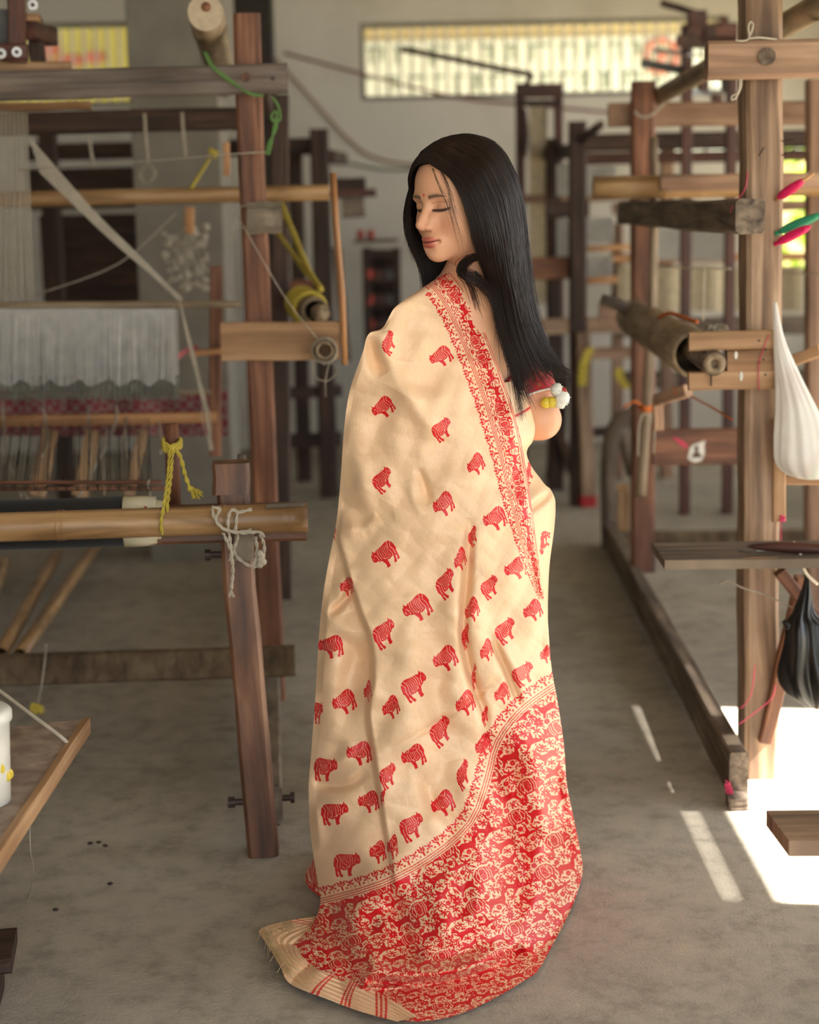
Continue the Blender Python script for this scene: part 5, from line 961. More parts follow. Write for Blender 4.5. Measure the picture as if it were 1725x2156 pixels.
RHL = [(818, 723, 28, 56, 1, 62), (930, 749, 53, 44, 0, 28), (808, 856, 52, 46, 0, 32), (929, 905, 40, 56, 1, 45), (1003, 976, 40, 48, 0, 30), (804, 1012, 40, 60, 1, 50), (935, 1060, 48, 54, 0, 25), (1044, 1091, 55, 52, 0, 22), (995, 1130, 19, 48, 1, 55), (970, 1176, 28, 52, 0, 30), (812, 1166, 61, 56, 0, 25), (937, 1230, 39, 70, 1, 50), (1030, 1237, 36, 56, 1, 45), (1089, 1195, 56, 48, 0, 25), (731, 1235, 30, 42, 0, 15), (880, 1278, 66, 58, 0, 25), (995, 1282, 33, 54, 0, 30), (1123, 1284, 44, 48, 0, 25), (808, 1335, 46, 70, 1, 40), (1063, 1329, 42, 62, 1, 45), (980, 1340, 16, 60, 1, 50), (697, 1362, 55, 50, 0, 5), (939, 1385, 56, 56, 0, 25), (1025, 1368, 29, 50, 0, 30), (1150, 1377, 26, 40, 0, 20), (871, 1446, 54, 70, 1, 40), (1100, 1420, 46, 58, 1, 42), (998, 1426, 10, 62, 1, 50), (726, 1477, 54, 54, 0, 20), (775, 1455, 18, 48, 0, 20), (824, 1488, 39, 52, 0, 25), (981, 1479, 44, 56, 0, 25), (1058, 1459, 35, 48, 0, 25), (671, 1501, 18, 50, 1, 10), (1021, 1508, 14, 48, 1, 50), (926, 1541, 42, 72, 1, 48), (757, 1586, 55, 52, 0, 10), (872, 1592, 55, 54, 0, 18), (1019, 1568, 38, 52, 0, 25), (686, 1620, 50, 52, 1, 8), (816, 1634, 35, 62, 1, 38), (974, 1632, 25, 72, 1, 50), (777, 1688, 46, 48, 0, 10), (934, 1690, 54, 58, 0, 25), (705, 1713, 58, 52, 1, 15), (866, 1742, 50, 68, 1, 35), (731, 1820, 57, 55, 1, 14), (796, 1794, 36, 50, 0, 12), (827, 1783, 24, 54, 0, 12), (806, 1679, 10, 40, 1, 30), (703, 1118, 10, 40, 0, 40)]
def rhino_print(M, px, py, lst):
    for (cx, cy, w_, h_, fl, rot) in lst:
        k = np.where((np.abs(px-cx) < w_*.62) & (np.abs(py-cy) < h_*.62))[0]
        if not len(k): continue
        r = math.radians(-rot); c, s_ = math.cos(r), math.sin(r)
        q = np.array([((.5-(p[0]) if fl else p[0]-.5)*1.2, p[1]-.5) for p in RH]); qr = np.stack([q[:, 0]*c-q[:, 1]*s_, q[:, 0]*s_+q[:, 1]*c], 1)
        lo, hi = qr.min(0), qr.max(0)
        u = (px[k]-cx)/w_*(hi[0]-lo[0])+(lo[0]+hi[0])/2; v = (py[k]-cy)/h_*(hi[1]-lo[1])+(lo[1]+hi[1])/2
        a = (u*c+v*s_)/1.2; b = -u*s_+v*c
        a = (.5-a if fl else a+.5); b = b+.5; ok = (a > 0) & (a < 1) & (b > 0) & (b < 1)
        M[k] = np.maximum(M[k], np.where(ok, samp(RHINO, np.clip(a, 0, .999)*120-.5, np.clip(b, 0, .999)*100-.5), 0))
# ------------------------------------------------------------------ the draped end of the sari
ROWS = [  # left x y D | right x y D | mid D | sag
 (893, 668, 3.56, 955, 640, 3.60, 3.58, 0), (889, 625, 3.47, 950, 590, 3.52, 3.49, 0), (892, 607, 3.42, 947, 572, 3.455, 3.435, -2), (868, 620, 3.375, 960, 585, 3.43, 3.395, -6), (848, 634, 3.35, 977, 607, 3.425, 3.37, -5), (828, 652, 3.335, 1000, 650, 3.425, 3.36, 0), (806, 690, 3.325, 1022, 700, 3.425, 3.355, 0),
 (776, 704, 3.315, 1036, 735, 3.425, 3.35, 8), (763, 745, 3.33, 1053, 780, 3.42, 3.34, 6), (737, 822, 3.36, 1078, 850, 3.41, 3.325, 3), (725, 900, 3.38, 1097, 925, 3.40, 3.315, 0), (718, 1000, 3.40, 1110, 1000, 3.39, 3.305, 0), (711, 1080, 3.41, 1122, 1080, 3.375, 3.295, 0), (703, 1130, 3.41, 1131, 1150, 3.37, 3.29, 0), (689, 1200, 3.41, 1141, 1225, 3.375, 3.285, 0),
 (676, 1290, 3.41, 1153, 1300, 3.40, 3.28, 0), (668, 1400, 3.41, 1161, 1400, 3.42, 3.275, 0), (662, 1500, 3.41, 1175, 1480, 3.44, 3.265, 0), (655, 1590, 3.41, 1188, 1570, 3.46, 3.255, 0), (650, 1660, 3.41, 1194, 1650, 3.475, 3.24, 0), (653, 1740, 3.42, 1210, 1730, 3.51, 3.22, 4), (660, 1800, 3.43, 1222, 1790, 3.56, 3.195, 10), (668, 1850, 3.43, 1227, 1835, 3.58, 3.165, 22), (675, 1895, 3.40, 1214, 1885, 3.48, 3.13, 40), (662, 1940, 3.33, 1195, 1930, 3.375, 3.09, 62), (630, 1978, 3.26, 1168, 1982, 3.26, 3.035, 84), (605, 2002, 3.225, 1145, 2025, 3.165, 2.985, 104), (596, 2014, 3.205, 1128, 2050, 3.115, 2.935, 118)]
R = np.array(ROWS, float); NV, NU = 1240, 470
# rows resampled evenly by length down the middle of the cloth
K = crom(R, 4000); mid = np.stack([(K[:, 0]+K[:, 3])/2, (K[:, 1]+K[:, 4])/2+K[:, 7]], 1); ls = np.r_[0, np.cumsum(np.hypot(*np.diff(mid, axis=0).T))]
sel = np.searchsorted(ls, np.linspace(0, ls[-1], NV)).clip(0, 3999); K = K[sel]
u = np.linspace(0, 1, NU)[None, :]; um = 1-np.abs(2*u-1)**2.3; us = np.sin(np.pi*u)
PX = K[:, 0:1]*(1-u)+K[:, 3:4]*u; PY = K[:, 1:2]*(1-u)+K[:, 4:5]*u+K[:, 7:8]*us
base = K[:, 2:3]*(1-u)+K[:, 5:6]*u; DD = base-((K[:, 2:3]+K[:, 5:6])/2-K[:, 6:7])*um
def bump_line(pts, amp, w, ends=.25, sharp=1.0):
    pts = cat(pts, 3); out = np.zeros(PX.shape); lo = pts.min(0)-3*w; hi = pts.max(0)+3*w
    bb = (PX > lo[0]) & (PX < hi[0]) & (PY > lo[1]) & (PY < hi[1]); sd, s = poly_coords(pts, PX[bb], PY[bb]); L = np.hypot(*np.diff(pts, axis=0).T).sum(); t = s/L
    env = np.clip(np.minimum(t, 1-t)/ends, 0, 1)**.7
    out[bb] = amp*env*np.exp(-(np.abs(sd)/w)**(2*sharp)); return out
Z0 = np.zeros_like(DD)
# main pleat: the right side lies over the left side
PL = cat([(706, 1112), (735, 1220), (762, 1300), (778, 1345), (784, 1430), (774, 1500), (786, 1590), (800, 1680), (812, 1760), (825, 1830), (832, 1890)], 6)
pxl = np.interp(PY, PL[:, 1], PL[:, 0]); Ap = np.interp(PY, [1105, 1180, 1260, 1500, 1700, 1830, 1900], [0, .022, .036, .036, .024, .012, 0]); q = PX-pxl
sg_ = 1/(1+np.exp(-np.clip(q/2.2, -40, 40)))
Z0 -= Ap*(sg_*np.exp(-np.maximum(q, 0)/70.)-(1-sg_)*.8*np.exp(np.minimum(q, 0)/45.))
for pts, amp, w, e, sh in [
  ([(990, 1090), (985, 1200), (976, 1330), (998, 1440), (1022, 1510), (1015, 1560)], .014, 9, .2, 1), ([(965, 1150), (955, 1300), (960, 1440), (975, 1540)], -.010, 26, .3, 1), ([(1012, 1180), (1005, 1330), (1030, 1450)], -.008, 22, .3, 1),
  ([(1030, 1330), (1062, 1400), (1097, 1490)], .010, 7, .3, 1), ([(1050, 1330), (1085, 1410), (1110, 1480)], -.007, 14, .3, 1),
  ([(778, 708), (790, 760), (806, 790)], .010, 12, .3, 1), ([(800, 700), (830, 780), (880, 860), (935, 930)], -.010, 20, .3, 1), ([(830, 820), (800, 880), (790, 960)], .008, 24, .3, 1), ([(880, 985), (893, 1020), (906, 1062)], .006, 8, .3, 1), ([(860, 1010), (872, 1050), (890, 1085)], -.004, 10, .3, 1),
  ([(850, 850), (860, 930), (845, 1010), (820, 1060)], .008, 30, .3, 1), ([(740, 900), (760, 1000), (790, 1090), (860, 1130)], -.006, 18, .3, 1), ([(720, 1060), (770, 1085), (830, 1080)], .005, 14, .3, 1), ([(712, 1110), (760, 1115), (800, 1090)], -.008, 14, .3, 1),
  ([(880, 640), (860, 700), (850, 760)], .006, 26, .3, 1), ([(930, 690), (935, 800), (960, 900), (990, 1010)], .004, 40, .3, 1), ([(1000, 800), (1030, 960), (1075, 1120)], .004, 30, .3, 1),
  ([(745, 1240), (715, 1275), (690, 1295)], .010, 8, .3, 1), ([(735, 1190), (720, 1240), (735, 1290)], -.008, 14, .3, 1), ([(690, 1330), (740, 1360), (765, 1400)], .006, 14, .3, 1), ([(690, 1230), (700, 1400), (695, 1560)], -.010, 30, .25, 1), ([(745, 1330), (740, 1450), (735, 1560)], .010, 26, .3, 1),
  ([(655, 1640), (690, 1655), (740, 1650), (775, 1625)], .010, 9, .3, 1), ([(660, 1618), (720, 1600), (745, 1560)], -.007, 12, .3, 1), ([(668, 1680), (720, 1690), (770, 1670)], -.006, 14, .3, 1), ([(650, 1690), (665, 1720), (672, 1800)], -.008, 14, .3, 1),
  ([(800, 1590), (890, 1540), (985, 1480), (1080, 1400)], .0035, 6, .3, 1), ([(850, 1250), (870, 1400), (850, 1560), (860, 1680)], -.008, 40, .3, 1), ([(905, 1330), (925, 1480), (930, 1620), (985, 1760)], .009, 30, .3, 1), ([(870, 1610), (915, 1690), (965, 1760)], .008, 14, .3, 1), ([(960, 1600), (985, 1690), (990, 1760)], -.008, 22, .3, 1),
  ([(1045, 1540), (1070, 1650), (1090, 1800), (1085, 1950)], .020, 26, .2, 1), ([(1110, 1500), (1130, 1650), (1150, 1800), (1140, 1920)], -.018, 30, .2, 1), ([(1000, 1760), (1010, 1880), (1000, 1980)], -.016, 34, .25, 1), ([(820, 1870), (840, 1950), (880, 2030)], .016, 20, .25, 1), ([(740, 1900), (760, 1980), (800, 2060)], -.014, 24, .25, 1), ([(690, 1900), (700, 1960), (730, 2020), (770, 2060)], .014, 14, .25, 1), ([(930, 1840), (940, 1930), (960, 2010)], -.014, 30, .25, 1), ([(1170, 1600), (1185, 1720), (1195, 1850)], .012, 16, .25, 1),
  ([(770, 2068), (860, 2072), (960, 2062), (1050, 2030), (1100, 1990)], .030, 9, .15, 1), ([(770, 2040), (870, 2050), (970, 2040), (1060, 2000)], -.022, 18, .2, 1), ([(1090, 1990), (1100, 2030), (1080, 2080)], .012, 12, .3, 1)]:
    Z0 += bump_line(pts, amp*2.1, w*1.15, e, sh)
rg = np.random.RandomState(3)
ty = np.interp(PX, [740, 780, 860, 960, 1050, 1100], [2092, 2086, 2082, 2066, 2036, 1995]); tq = PY-ty; te = np.clip((PX-735)/50, 0, 1)*np.clip((1108-PX)/40, 0, 1)
ts_ = 1/(1+np.exp(-np.clip(tq/2.0, -40, 40))); Z0 += te*(ts_*.045*np.exp(-np.maximum(tq, 0)/26)-(1-ts_)*.030*np.exp(np.minimum(tq, 0)/30))
for i in range(26):
    th = rg.rand()*math.pi; wl = 50+rg.rand()*150; Z0 += (.0006+.000006*wl)*np.sin((PX*math.cos(th)+PY*math.sin(th))/wl*2*math.pi+rg.rand()*6+1.2*np.sin(PX/130+PY/170+i))
crumple = Z0*0
for i in range(10):
    th = rg.rand()*math.pi; wl = 26+rg.rand()*44; crumple += np.abs(np.sin((PX*math.cos(th)+PY*math.sin(th))/wl*math.pi+2*np.sin(PX/90.+i)+2*np.cos(PY/110.-i)))
Z0 -= .0009*(crumple-crumple.mean())
DD = DD+Z0*np.clip((u-.0)/.03, 0, 1)*np.clip((1-u)/.03, .25, 1)
dx, dy = PX-W/2, PY-H/2
dirs = dx[..., None]*rt-dy[..., None]*up+FPX*fw; dirs = dirs/dirs[..., 1:2]
S = np.array([0, 0, CAMH])+dirs*DD[..., None]
low = S[..., 2] < .008; t = (.008-CAMH)/dirs[..., 2]; S[low] = (np.array([0, 0, CAMH])+dirs*t[..., None])[low]
# print
px, py = PX.ravel(), PY.ravel(); Mp = np.zeros(px.shape, np.float32)
dE, sE = poly_coords(ENDL, px, py)                     # + below the line
inside = dE > 14
ca, sa = math.cos(math.radians(-27)), math.sin(math.radians(-27)); warp = 10*np.sin(px/70.)+8*np.sin(py/55.)
TA = (px*ca+py*sa)*4+warp*1.2; TB = (-px*sa+py*ca)*4+4*np.clip(py-1930, 0, None)**2/330.+warp
Mp = np.where(inside, samp(TILE, TA, TB), Mp)
zg = (dE > -27) & (dE < -3); Mp = np.where(zg, np.maximum(Mp, samp(ZIG, sE*4, (dE+27)*4)), Mp)
for l0 in (1, 6, 11): Mp = np.where(np.abs(dE-l0) < 1.0, .95, Mp)
rhl = [r for r in RHL]; rhino_print(Mp, px, py, rhl)
dB, sB = poly_coords(EDGE, px, py); db = dB                       # + left of the border edge (into the cloth)
on = (py < 1300) & (sB < np.hypot(*np.diff(EDGE, axis=0).T).sum()-1)
wB = np.interp(py, [560, 640, 900, 1050, 1150, 1225, 1270], [66, 74, 76, 62, 44, 24, 8])/76.
db = db/np.maximum(wB, .1)
rB = on & (db > 0) & (db < 78)
B = np.zeros(px.shape, np.float32)
B = np.where((db > 8) & (db < 46), samp(BAND, sB*4*1.05, (46-db)/38*236), B)
B = np.where((db > 56) & (db < 78), samp(ZIG, sB*4, (78-db)/22*94), B)
for l0 in (1.5, 4.8, 48, 51.2, 54.4): B = np.where(np.abs(db-l0) < .8, .9, B)
Mp = np.where(rB, B, Mp)
hem = (np.clip((u-.0), 0, 1)*np.ones_like(PX)).ravel() 
ii = np.arange(NV*NU).reshape(NV, NU); Q = np.stack([ii[:-1, :-1], ii[1:, :-1], ii[1:, 1:], ii[:-1, 1:]], -1).reshape(-1, 4)
m, nt, b = new_mat('sari_silk'); L = nt.links
a = nd(nt, 'ShaderNodeAttribute', attribute_name='print'); ga = nd(nt, 'ShaderNodeTexCoord')
mp = nd(nt, 'ShaderNodeMapping'); mp.inputs['Scale'].default_value = (900, 900, 60); L.new(ga.outputs['Object'], mp.inputs['Vector'])
mp.inputs['Rotation'].default_value = (0, .45, 0)
n1 = nd(nt, 'ShaderNodeTexNoise'); n1.inputs['Scale'].default_value = 1; n1.inputs['Detail'].default_value = 2; L.new(mp.outputs[0], n1.inputs['Vector'])
cream = ramp(nt, n1.outputs['Fac'], [(0.3, srgb(234, 195, 155)), (0.7, srgb(245, 210, 172))]); red = ramp(nt, n1.outputs['Fac'], [(0.3, srgb(204, 14, 28)), (0.7, srgb(224, 24, 38))])
sm = nd(nt, 'ShaderNodeMapRange'); sm.inputs['From Min'].default_value = .3; sm.inputs['From Max'].default_value = .7; L.new(a.outputs['Fac'], sm.inputs['Value'])
mx = nd(nt, 'ShaderNodeMix', data_type='RGBA'); L.new(sm.outputs[0], mx.inputs['Factor']); L.new(cream, mx.inputs['A']); L.new(red, mx.inputs['B']); L.new(mx.outputs['Result'], b.inputs['Base Color'])
b.inputs['Roughness'].default_value = .46; b.inputs['Specular IOR Level'].default_value = .45; b.inputs['Sheen Weight'].default_value = .06; b.inputs['Sheen Roughness'].default_value = .4; b.inputs['Sheen Tint'].default_value = (1, .9, .75, 1)
bp = nd(nt, 'ShaderNodeBump'); bp.inputs['Strength'].default_value = .12; bp.inputs['Distance'].default_value = .0006
ad = nd(nt, 'ShaderNodeMath', operation='ADD'); L.new(n1.outputs['Fac'], ad.inputs[0]); L.new(sm.outputs[0], ad.inputs[1]); L.new(ad.outputs[0], bp.inputs['Height']); L.new(bp.outputs[0], b.inputs['Normal'])
SILK = m
dr = dense_mesh('sari_drape', S.reshape(-1, 3), Q, SILK, wm, fattr={'print': Mp}); dr['label'] = 'cream silk drape with red rhino motifs and a red end piece'
# ---- the wrapped skirt under the drape: a closed tube; shows at the right hip and at the left hem
SK = [  # y, left x, right x, D centre, half depth
 (800, 900, 1086, 3.50, .10), (825, 880, 1104, 3.50, .105), (850, 870, 1113, 3.50, .11), (875, 860, 1122, 3.495, .12), (905, 855, 1127, 3.49, .125), (930, 852, 1122, 3.49, .12), (945, 850, 1112, 3.49, .112), (962, 840, 1110, 3.49, .112), (990, 830, 1122, 3.49, .115), (1018, 810, 1143, 3.49, .12), (1048, 790, 1166, 3.485, .13), (1075, 780, 1170, 3.48, .135), (1120, 760, 1167, 3.48, .14), (1200, 730, 1157, 3.48, .14), (1300, 705, 1154, 3.48, .14), (1400, 695, 1158, 3.49, .14), (1500, 690, 1166, 3.50, .15), (1600, 685, 1176, 3.52, .16), (1700, 680, 1186, 3.54, .18), (1780, 668, 1198, 3.57, .20), (1820, 655, 1206, 3.60, .22), (1848, 642, 1210, 3.61, .23)]
SK = np.array(SK, float); Kk = crom(SK, 420); nth = 300; th = np.linspace(0, 2*math.pi, nth, endpoint=False)[None, :]
cx = (Kk[:, 1:2]+Kk[:, 2:3])/2; hwd = (Kk[:, 2:3]-Kk[:, 1:2])/2
SX = cx+hwd*np.cos(th); SY = Kk[:, 0:1]+0*th; SD = Kk[:, 3:4]-Kk[:, 4:5]*np.sin(th)
wr = .004*np.sin(th*9+SY/70.)*np.clip((SY-950)/150, 0, 1)+.004*np.sin(th*5-SY/45.)+.006*np.sin(SY/17.+SX/60.)*np.exp(-((SY-900)/50)**2)
f1 = (SY-1042)-.55*(1150-SX); wr = wr+.016*np.exp(-(f1/9)**2)*(SX > 1085)*(SY < 1120)-.010*np.exp(-((f1+20)/16)**2)*(SX > 1085)
SD = SD+wr
dirs = (SX-W/2)[..., None]*rt-(SY-H/2)[..., None]*up+FPX*fw; dirs = dirs/dirs[..., 1:2]
zr = (np.array([0, 0, CAMH])+dirs*Kk[:, 3:4, None])[..., 2]; 
SV = np.array([0, 0, CAMH])+dirs*SD[..., None]; SV[..., 2] = np.maximum(np.repeat(P(1000, 0, 3.5)[None, 2:3]*0, len(Kk), 0)+zr.mean(1, keepdims=True), .006)
px, py = SX.ravel(), SY.ravel(); Ms = np.zeros(px.shape, np.float32); frt = (np.sin(th)*np.ones_like(SX)).ravel() > -.2
rhino_print(Ms, px, py, [(1112, 995, 20, 44, 1, 60), (1147, 1136, 24, 50, 0, 70), (1120, 1225, 30, 46, 0, 30), (703, 1118, 12, 44, 0, 40)]); Ms *= frt
Ms = np.where(py > 1788, np.maximum(samp(BAND, px*4, (py-1788)*4), (np.abs(py-1842) < 2)*1.), Ms); Ms = np.where((np.abs(py-864-(px-1100)*-.3) < 2.6) & (px > 1070), 1, Ms)
ii = np.arange(SV.shape[0]*nth).reshape(SV.shape[0], nth); i2 = np.roll(ii, -1, 1); Q = np.stack([ii[:-1], i2[:-1], i2[1:], ii[1:]], -1).reshape(-1, 4)[:, ::-1]
dense_mesh('sari_skirt', SV.reshape(-1, 3), Q, SILK, wm, fattr={'print': Ms})
# ---- the fringed end lying on the floor beyond the red piece
lf = cat([(672, 1928), (610, 1938), (548, 1957), (560, 1985), (588, 2030), (612, 2072), (690, 2104), (760, 2130), (836, 2151)], 30); rt_ = cat([(700, 1950), (670, 1960), (640, 1985), (632, 2005), (660, 2035), (690, 2048), (740, 2066), (790, 2085), (880, 2140)], 30)
nn = len(lf); w_ = np.linspace(0, 1, 60)[None, :, None]; E2 = lf[:, None]*(1-w_)+rt_[:, None]*w_
sarr = np.linspace(0, 1, nn)[:, None]; hz = .010+.012*np.abs(np.sin(sarr*15+w_[..., 0]*2.2))*np.exp(-((sarr-.55)/.3)**2)+.003*np.sin(w_[..., 0]*20+sarr*9)**2
V2 = np.array([[F(E2[i, j, 0], E2[i, j, 1], hz[i, j]) for j in range(60)] for i in range(nn)])
str_ = np.zeros((nn, 60), np.float32); sl_ = sarr*np.ones((1, 60))+.05*w_[..., 0]
for c0 in (.70, .715, .80, .815, .83, .93, .945, .96, .10, .13): str_ = np.maximum(str_, (np.abs(sl_-c0) < .0035)*1.)
ii = np.arange(nn*60).reshape(nn, 60); Q = np.stack([ii[:-1, :-1], ii[1:, :-1], ii[1:, 1:], ii[:-1, 1:]], -1).reshape(-1, 4)
fe = dense_mesh('sari_fringe_end', V2.reshape(-1, 3), Q, SILK, wm, fattr={'print': str_.ravel()})
mb = MB()
for i in range(170):
    a_ = rg.rand(); p_ = V2[int((.14+.42*a_)*nn), int(2+rg.rand()*10)]; d_ = np.array([rg.randn()*.01+.015, -.028-.02*rg.rand(), 0])
    mb.tube([p_+[0, 0, .004], p_+d_*.5+[0, 0, .007], np.array([*(p_+d_)[:2], p_[2]+.003])], .0005, 3)
plain('fringe_gold', srgb(228, 204, 158), .5)
link('fringe', mb, 'fringe_gold', fe, kind='stuff')

# ------------------------------------------------------------------ hair: guide sheets filled with strands
m, nt, b = new_mat('hair'); a = nd(nt, 'ShaderNodeAttribute', attribute_name='gco')
n1 = nd(nt, 'ShaderNodeTexNoise'); n1.inputs['Scale'].default_value = 3.0; nt.links.new(a.outputs['Vector'], n1.inputs['Vector'])
nt.links.new(ramp(nt, n1.outputs['Fac'], [(0.3, srgb(20, 14, 13)), (0.55, srgb(38, 26, 23)), (0.75, srgb(78, 50, 38))]), b.inputs['Base Color'])
b.inputs['Roughness'].default_value = .38; b.inputs['Specular IOR Level'].default_value = .5
def guides(gs):                                        # smooth guide curves kept outside the skull
    G = np.array([cat([P(*q) for q in g], 5) for g in gs])
    for it in range(6):
        l = (G-HO)@HM; d = head_sdf(l[..., 0], l[..., 1], l[..., 2]); c = np.array([0, -.01, .03]); n_ = l-c; n_ /= np.linalg.norm(n_, axis=-1, keepdims=True)
        k = np.clip(.009-d, 0, .03)*(l[..., 2] > -.045)*(l[..., 1] < .074); G = G+(n_*k[..., None])@HM.T
    return G
G1 = guides([  # near side: from the parting, over the side of the head, down the back
 [(912, 349, 3.372), (951, 376, 3.332), (976, 420, 3.326), (993, 475, 3.330), (1006, 525, 3.345), (1030, 590, 3.385), (1052, 690, 3.40), (1078, 780, 3.405), (1104, 858, 3.41)],
 [(916, 337, 3.378), (968, 368, 3.330), (1000, 430, 3.318), (1018, 490, 3.322), (1028, 540, 3.34), (1046, 600, 3.375), (1068, 700, 3.39), (1094, 775, 3.395), (1116, 835, 3.40)],
 [(922, 323, 3.387), (985, 356, 3.330), (1022, 425, 3.318), (1042, 490, 3.322), (1052, 545, 3.335), (1066, 610, 3.36), (1086, 700, 3.38), (1112, 770, 3.385), (1140, 822, 3.39)],
 [(932, 309, 3.397), (1005, 336, 3.342), (1046, 406, 3.332), (1064, 485, 3.334), (1074, 550, 3.345), (1086, 620, 3.36), (1106, 700, 3.38), (1136, 765, 3.385), (1168, 806, 3.39)],
 [(946, 299, 3.41), (1020, 320, 3.366), (1065, 390, 3.36), (1084, 480, 3.366), (1092, 555, 3.372), (1104, 630, 3.38), (1124, 700, 3.39), (1156, 758, 3.395), (1186, 796, 3.40)],
 [(960, 292, 3.42), (1034, 309, 3.40), (1078, 378, 3.40), (1096, 470, 3.41), (1104, 560, 3.41), (1116, 640, 3.41), (1138, 705, 3.41), (1166, 755, 3.41), (1198, 790, 3.41)],
 [(975, 289, 3.435), (1038, 303, 3.45), (1080, 368, 3.46), (1099, 460, 3.465), (1107, 560, 3.46), (1118, 640, 3.45), (1136, 700, 3.45), (1160, 750, 3.45), (1190, 786, 3.45)],
 [(988, 289, 3.446), (1034, 302, 3.50), (1066, 372, 3.53), (1082, 460, 3.54), (1090, 560, 3.52), (1100, 640, 3.49), (1118, 700, 3.48), (1140, 750, 3.48), (1165, 780, 3.48)]])
G2 = guides([  # far side: over the crown and down past the face's far edge
 [(910, 349, 3.372), (896, 360, 3.40), (881, 386, 3.43), (867, 425, 3.455), (864, 470, 3.475), (874, 515, 3.49), (888, 560, 3.50), (893, 605, 3.50), (892, 650, 3.50)],
 [(914, 337, 3.378), (894, 349, 3.41), (874, 383, 3.445), (860, 430, 3.475), (859, 475, 3.495), (872, 520, 3.505), (895, 565, 3.515), (905, 610, 3.515), (905, 650, 3.515)],
 [(920, 323, 3.387), (896, 336, 3.43), (873, 376, 3.48), (864, 425, 3.51), (863, 475, 3.53), (880, 520, 3.53), (915, 565, 3.53), (930, 610, 3.53), (930, 650, 3.53)],
 [(932, 309, 3.397), (906, 319, 3.45), (880, 364, 3.52), (876, 425, 3.55), (878, 480, 3.55), (905, 530, 3.545), (945, 570, 3.54), (960, 610, 3.54), (965, 650, 3.54)],
 [(946, 299, 3.41), (924, 305, 3.47), (898, 352, 3.56), (905, 430, 3.58), (920, 490, 3.575), (955, 540, 3.56), (985, 580, 3.55), (1000, 620, 3.55), (1005, 650, 3.55)],
 [(962, 292, 3.42), (960, 296, 3.51), (952, 350, 3.60), (970, 440, 3.61), (990, 500, 3.60), (1020, 550, 3.57), (1040, 600, 3.54), (1060, 650, 3.52), (1075, 690, 3.51)],
 [(988, 289, 3.446), (1034, 302, 3.50), (1066, 372, 3.53), (1082, 460, 3.54), (1090, 560, 3.52), (1100, 640, 3.49), (1112, 680, 3.48), (1125, 720, 3.48), (1140, 750, 3.48)]])
def sheet_at(G, s):
    k = s*(len(G)-1); i = min(int(k), len(G)-2); t = k-i
    a = G[max(i-1, 0)]; b_, c = G[i], G[i+1]; d = G[min(i+2, len(G)-1)]
    return .5*(2*b_+(c-a)*t+(2*a-5*b_+4*c-d)*t*t+(-a+3*b_-3*c+d)*t**3)
hb = MB(); hc = HO+HM@np.array([0, -.012, .03])
for G in (G1, G2):
    nS = 40; Sh = np.array([sheet_at(G, i/(nS-1)) for i in range(nS)]); k = Sh.shape[1]
    tt = np.linspace(0, 1, k)[None, :, None]; n_ = Sh-hc; n_ /= np.linalg.norm(n_, axis=2, keepdims=True)
    Sh2 = Sh-n_*.006*np.clip(1-tt*1.2, .2, 1); Sh2 = Sh2[:, :int(k*.66)]
    hb.grid(Sh2, uv=np.stack([np.arange(nS)[:, None]*.3+0*Sh2[..., 0], Sh2[..., 0]*0, Sh2[..., 2]*1.5], -1))
def strand(mb, pts, r0, sd):
    n = len(pts); T = np.gradient(pts, axis=0); T /= np.linalg.norm(T, axis=1)[:, None]+1e-9
    u_ = np.cross(T, [0.3, 1., .2]); u_ /= np.linalg.norm(u_, axis=1)[:, None]+1e-9; w__ = np.cross(T, u_)
    r = (r0*np.r_[np.linspace(.9, 1, n//2), np.linspace(1, .25, n-n//2)])[:, None]; V = np.stack([pts+u_*r, pts-u_*r*.5+w__*r*.86, pts-u_*r*.5-w__*r*.86], 1)
    mb.append((V.reshape(-1, 3), np.stack([np.full(n*3, sd*13.), np.full(n*3, sd*5.), np.repeat(np.linspace(0, 1.2, n), 3)], 1)))
hs = []
def fill(G, cnt, spread, rr, lenlo):
    for i in range(cnt):
        s_ = rg.rand(); g = sheet_at(G, s_); n = len(g); cl = np.round(s_*46)/46; g2 = sheet_at(G, min(max(cl, 0), 1)); cw = np.linspace(0, 1, n)[:, None]**1.6*.55; g = g*(1-cw)+g2*cw
        L_ = lenlo+(1-lenlo)*rg.rand()**.5; g = g[:max(8, int(n*L_))]; n = len(g); tt = np.linspace(0, 1, n)[:, None]
        nrm = g-hc; nrm /= np.linalg.norm(nrm, axis=1)[:, None]; off = rg.randn(3)*spread*(.25+tt*1.6); wv = .0012*np.sin(tt*(6+5*rg.rand())+rg.rand()*6)*rg.randn(3)*(.3+tt)
        strand(hs, g+off*.6+nrm*(.0015+.003*rg.rand()*(.4+tt))+wv, rr*(.7+.6*rg.rand()), rg.rand())
fill(G1, 5200, .0036, .00050, .52); fill(G2, 1800, .003, .0005, .8)
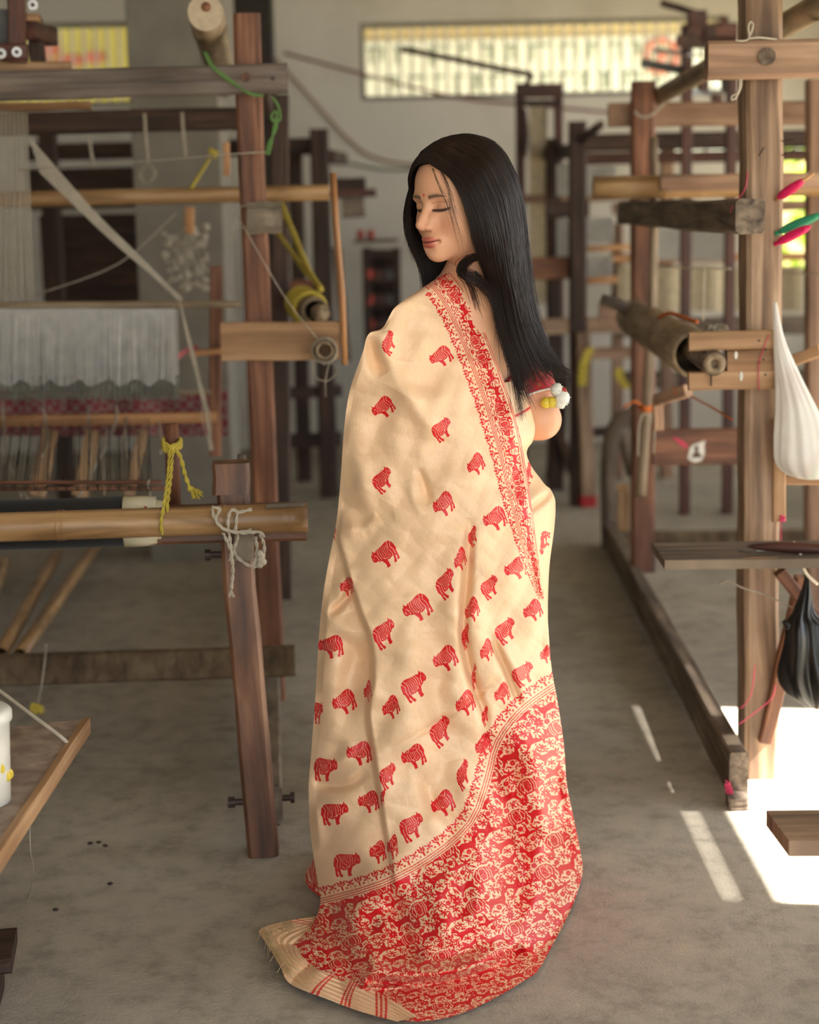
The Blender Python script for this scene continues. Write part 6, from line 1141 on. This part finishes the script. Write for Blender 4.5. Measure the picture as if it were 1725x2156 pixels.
# loose locks: beside the cheek, the curl round the neck, flyaway ends
for (g, cnt, sp, rr) in [([(912, 355, 3.345), (922, 385, 3.325), (938, 420, 3.318), (950, 455, 3.312), (962, 500, 3.318), (970, 530, 3.328)], 8, .0022, .00026), ([(930, 360, 3.345), (945, 395, 3.325), (955, 435, 3.314), (966, 475, 3.314), (980, 520, 3.325)], 14, .0035, .00026),
  ([(1048, 525, 3.34), (1012, 538, 3.352), (985, 548, 3.365), (970, 566, 3.372), (982, 580, 3.36), (1006, 590, 3.365), (1030, 612, 3.38), (1046, 640, 3.385)], 150, .0058, .00045), ([(1030, 530, 3.34), (990, 545, 3.36), (972, 570, 3.372), (985, 585, 3.362), (998, 610, 3.39), (1010, 650, 3.43)], 50, .006, .0004), ([(1000, 545, 3.36), (975, 575, 3.37), (990, 600, 3.375), (1010, 660, 3.425), (1030, 720, 3.44)], 14, .005, .0003),
  ([(1055, 640, 3.395), (1068, 720, 3.40), (1085, 800, 3.405), (1100, 880, 3.41)], 60, .004, .0005), ([(1070, 700, 3.395), (1090, 780, 3.40), (1120, 850, 3.40)], 60, .006, .0005), ([(1110, 690, 3.39), (1150, 760, 3.39), (1205, 795, 3.39)], 70, .008, .0004), ([(1100, 440, 3.42), (1108, 520, 3.41), (1116, 600, 3.41), (1130, 680, 3.41)], 60, .005, .0004), ([(868, 400, 3.44), (858, 450, 3.46), (862, 500, 3.47), (876, 545, 3.48)], 50, .004, .0004), ([(930, 330, 3.37), (980, 300, 3.42), (1040, 320, 3.44), (1085, 390, 3.46)], 40, .003, .0004), ([(1040, 640, 3.41), (1050, 700, 3.42), (1056, 760, 3.43)], 14, .006, .0003)]:
    g = cat([P(*q) for q in g], 6); n = len(g); tt = np.linspace(0, 1, n)[:, None]
    for i in range(cnt):
        strand(hs, g+rg.randn(3)*sp*(.3+tt)+.0015*np.sin(tt*8+rg.rand()*6)*rg.randn(3), rr*(.7+.6*rg.rand()), rg.rand())
nv = 0; Vs, Gs, Fs = [], [], []
for V_, G_ in hs:
    n = len(V_)//3; i0 = (np.arange(n-1)*3)[:, None]+nv
    for a_, b_ in ((0, 1), (1, 2), (2, 0)): Fs.append(np.hstack([i0+a_, i0+b_, i0+b_+3, i0+a_+3]))
    Vs.append(V_); Gs.append(G_); nv += len(V_)
Vs = np.vstack(Vs); Gs = np.vstack(Gs); Fs = np.vstack(Fs)
ho = dense_mesh('hair', Vs, Fs, MATS['hair'], wm); at = ho.data.attributes.new('gco', 'FLOAT_VECTOR', 'POINT'); at.data.foreach_set('vector', Gs.astype(np.float32).ravel())
link('hair_mass', hb, 'hair', wm, True)
# tie string of the blouse across the bare back
link('tie_string', MB().tube(cat([P(1000, 572, 3.40), P(1025, 600, 3.405), P(1044, 640, 3.425), P(1052, 700, 3.45)], 6), .0028, 6), 'tie_black', wm, True)
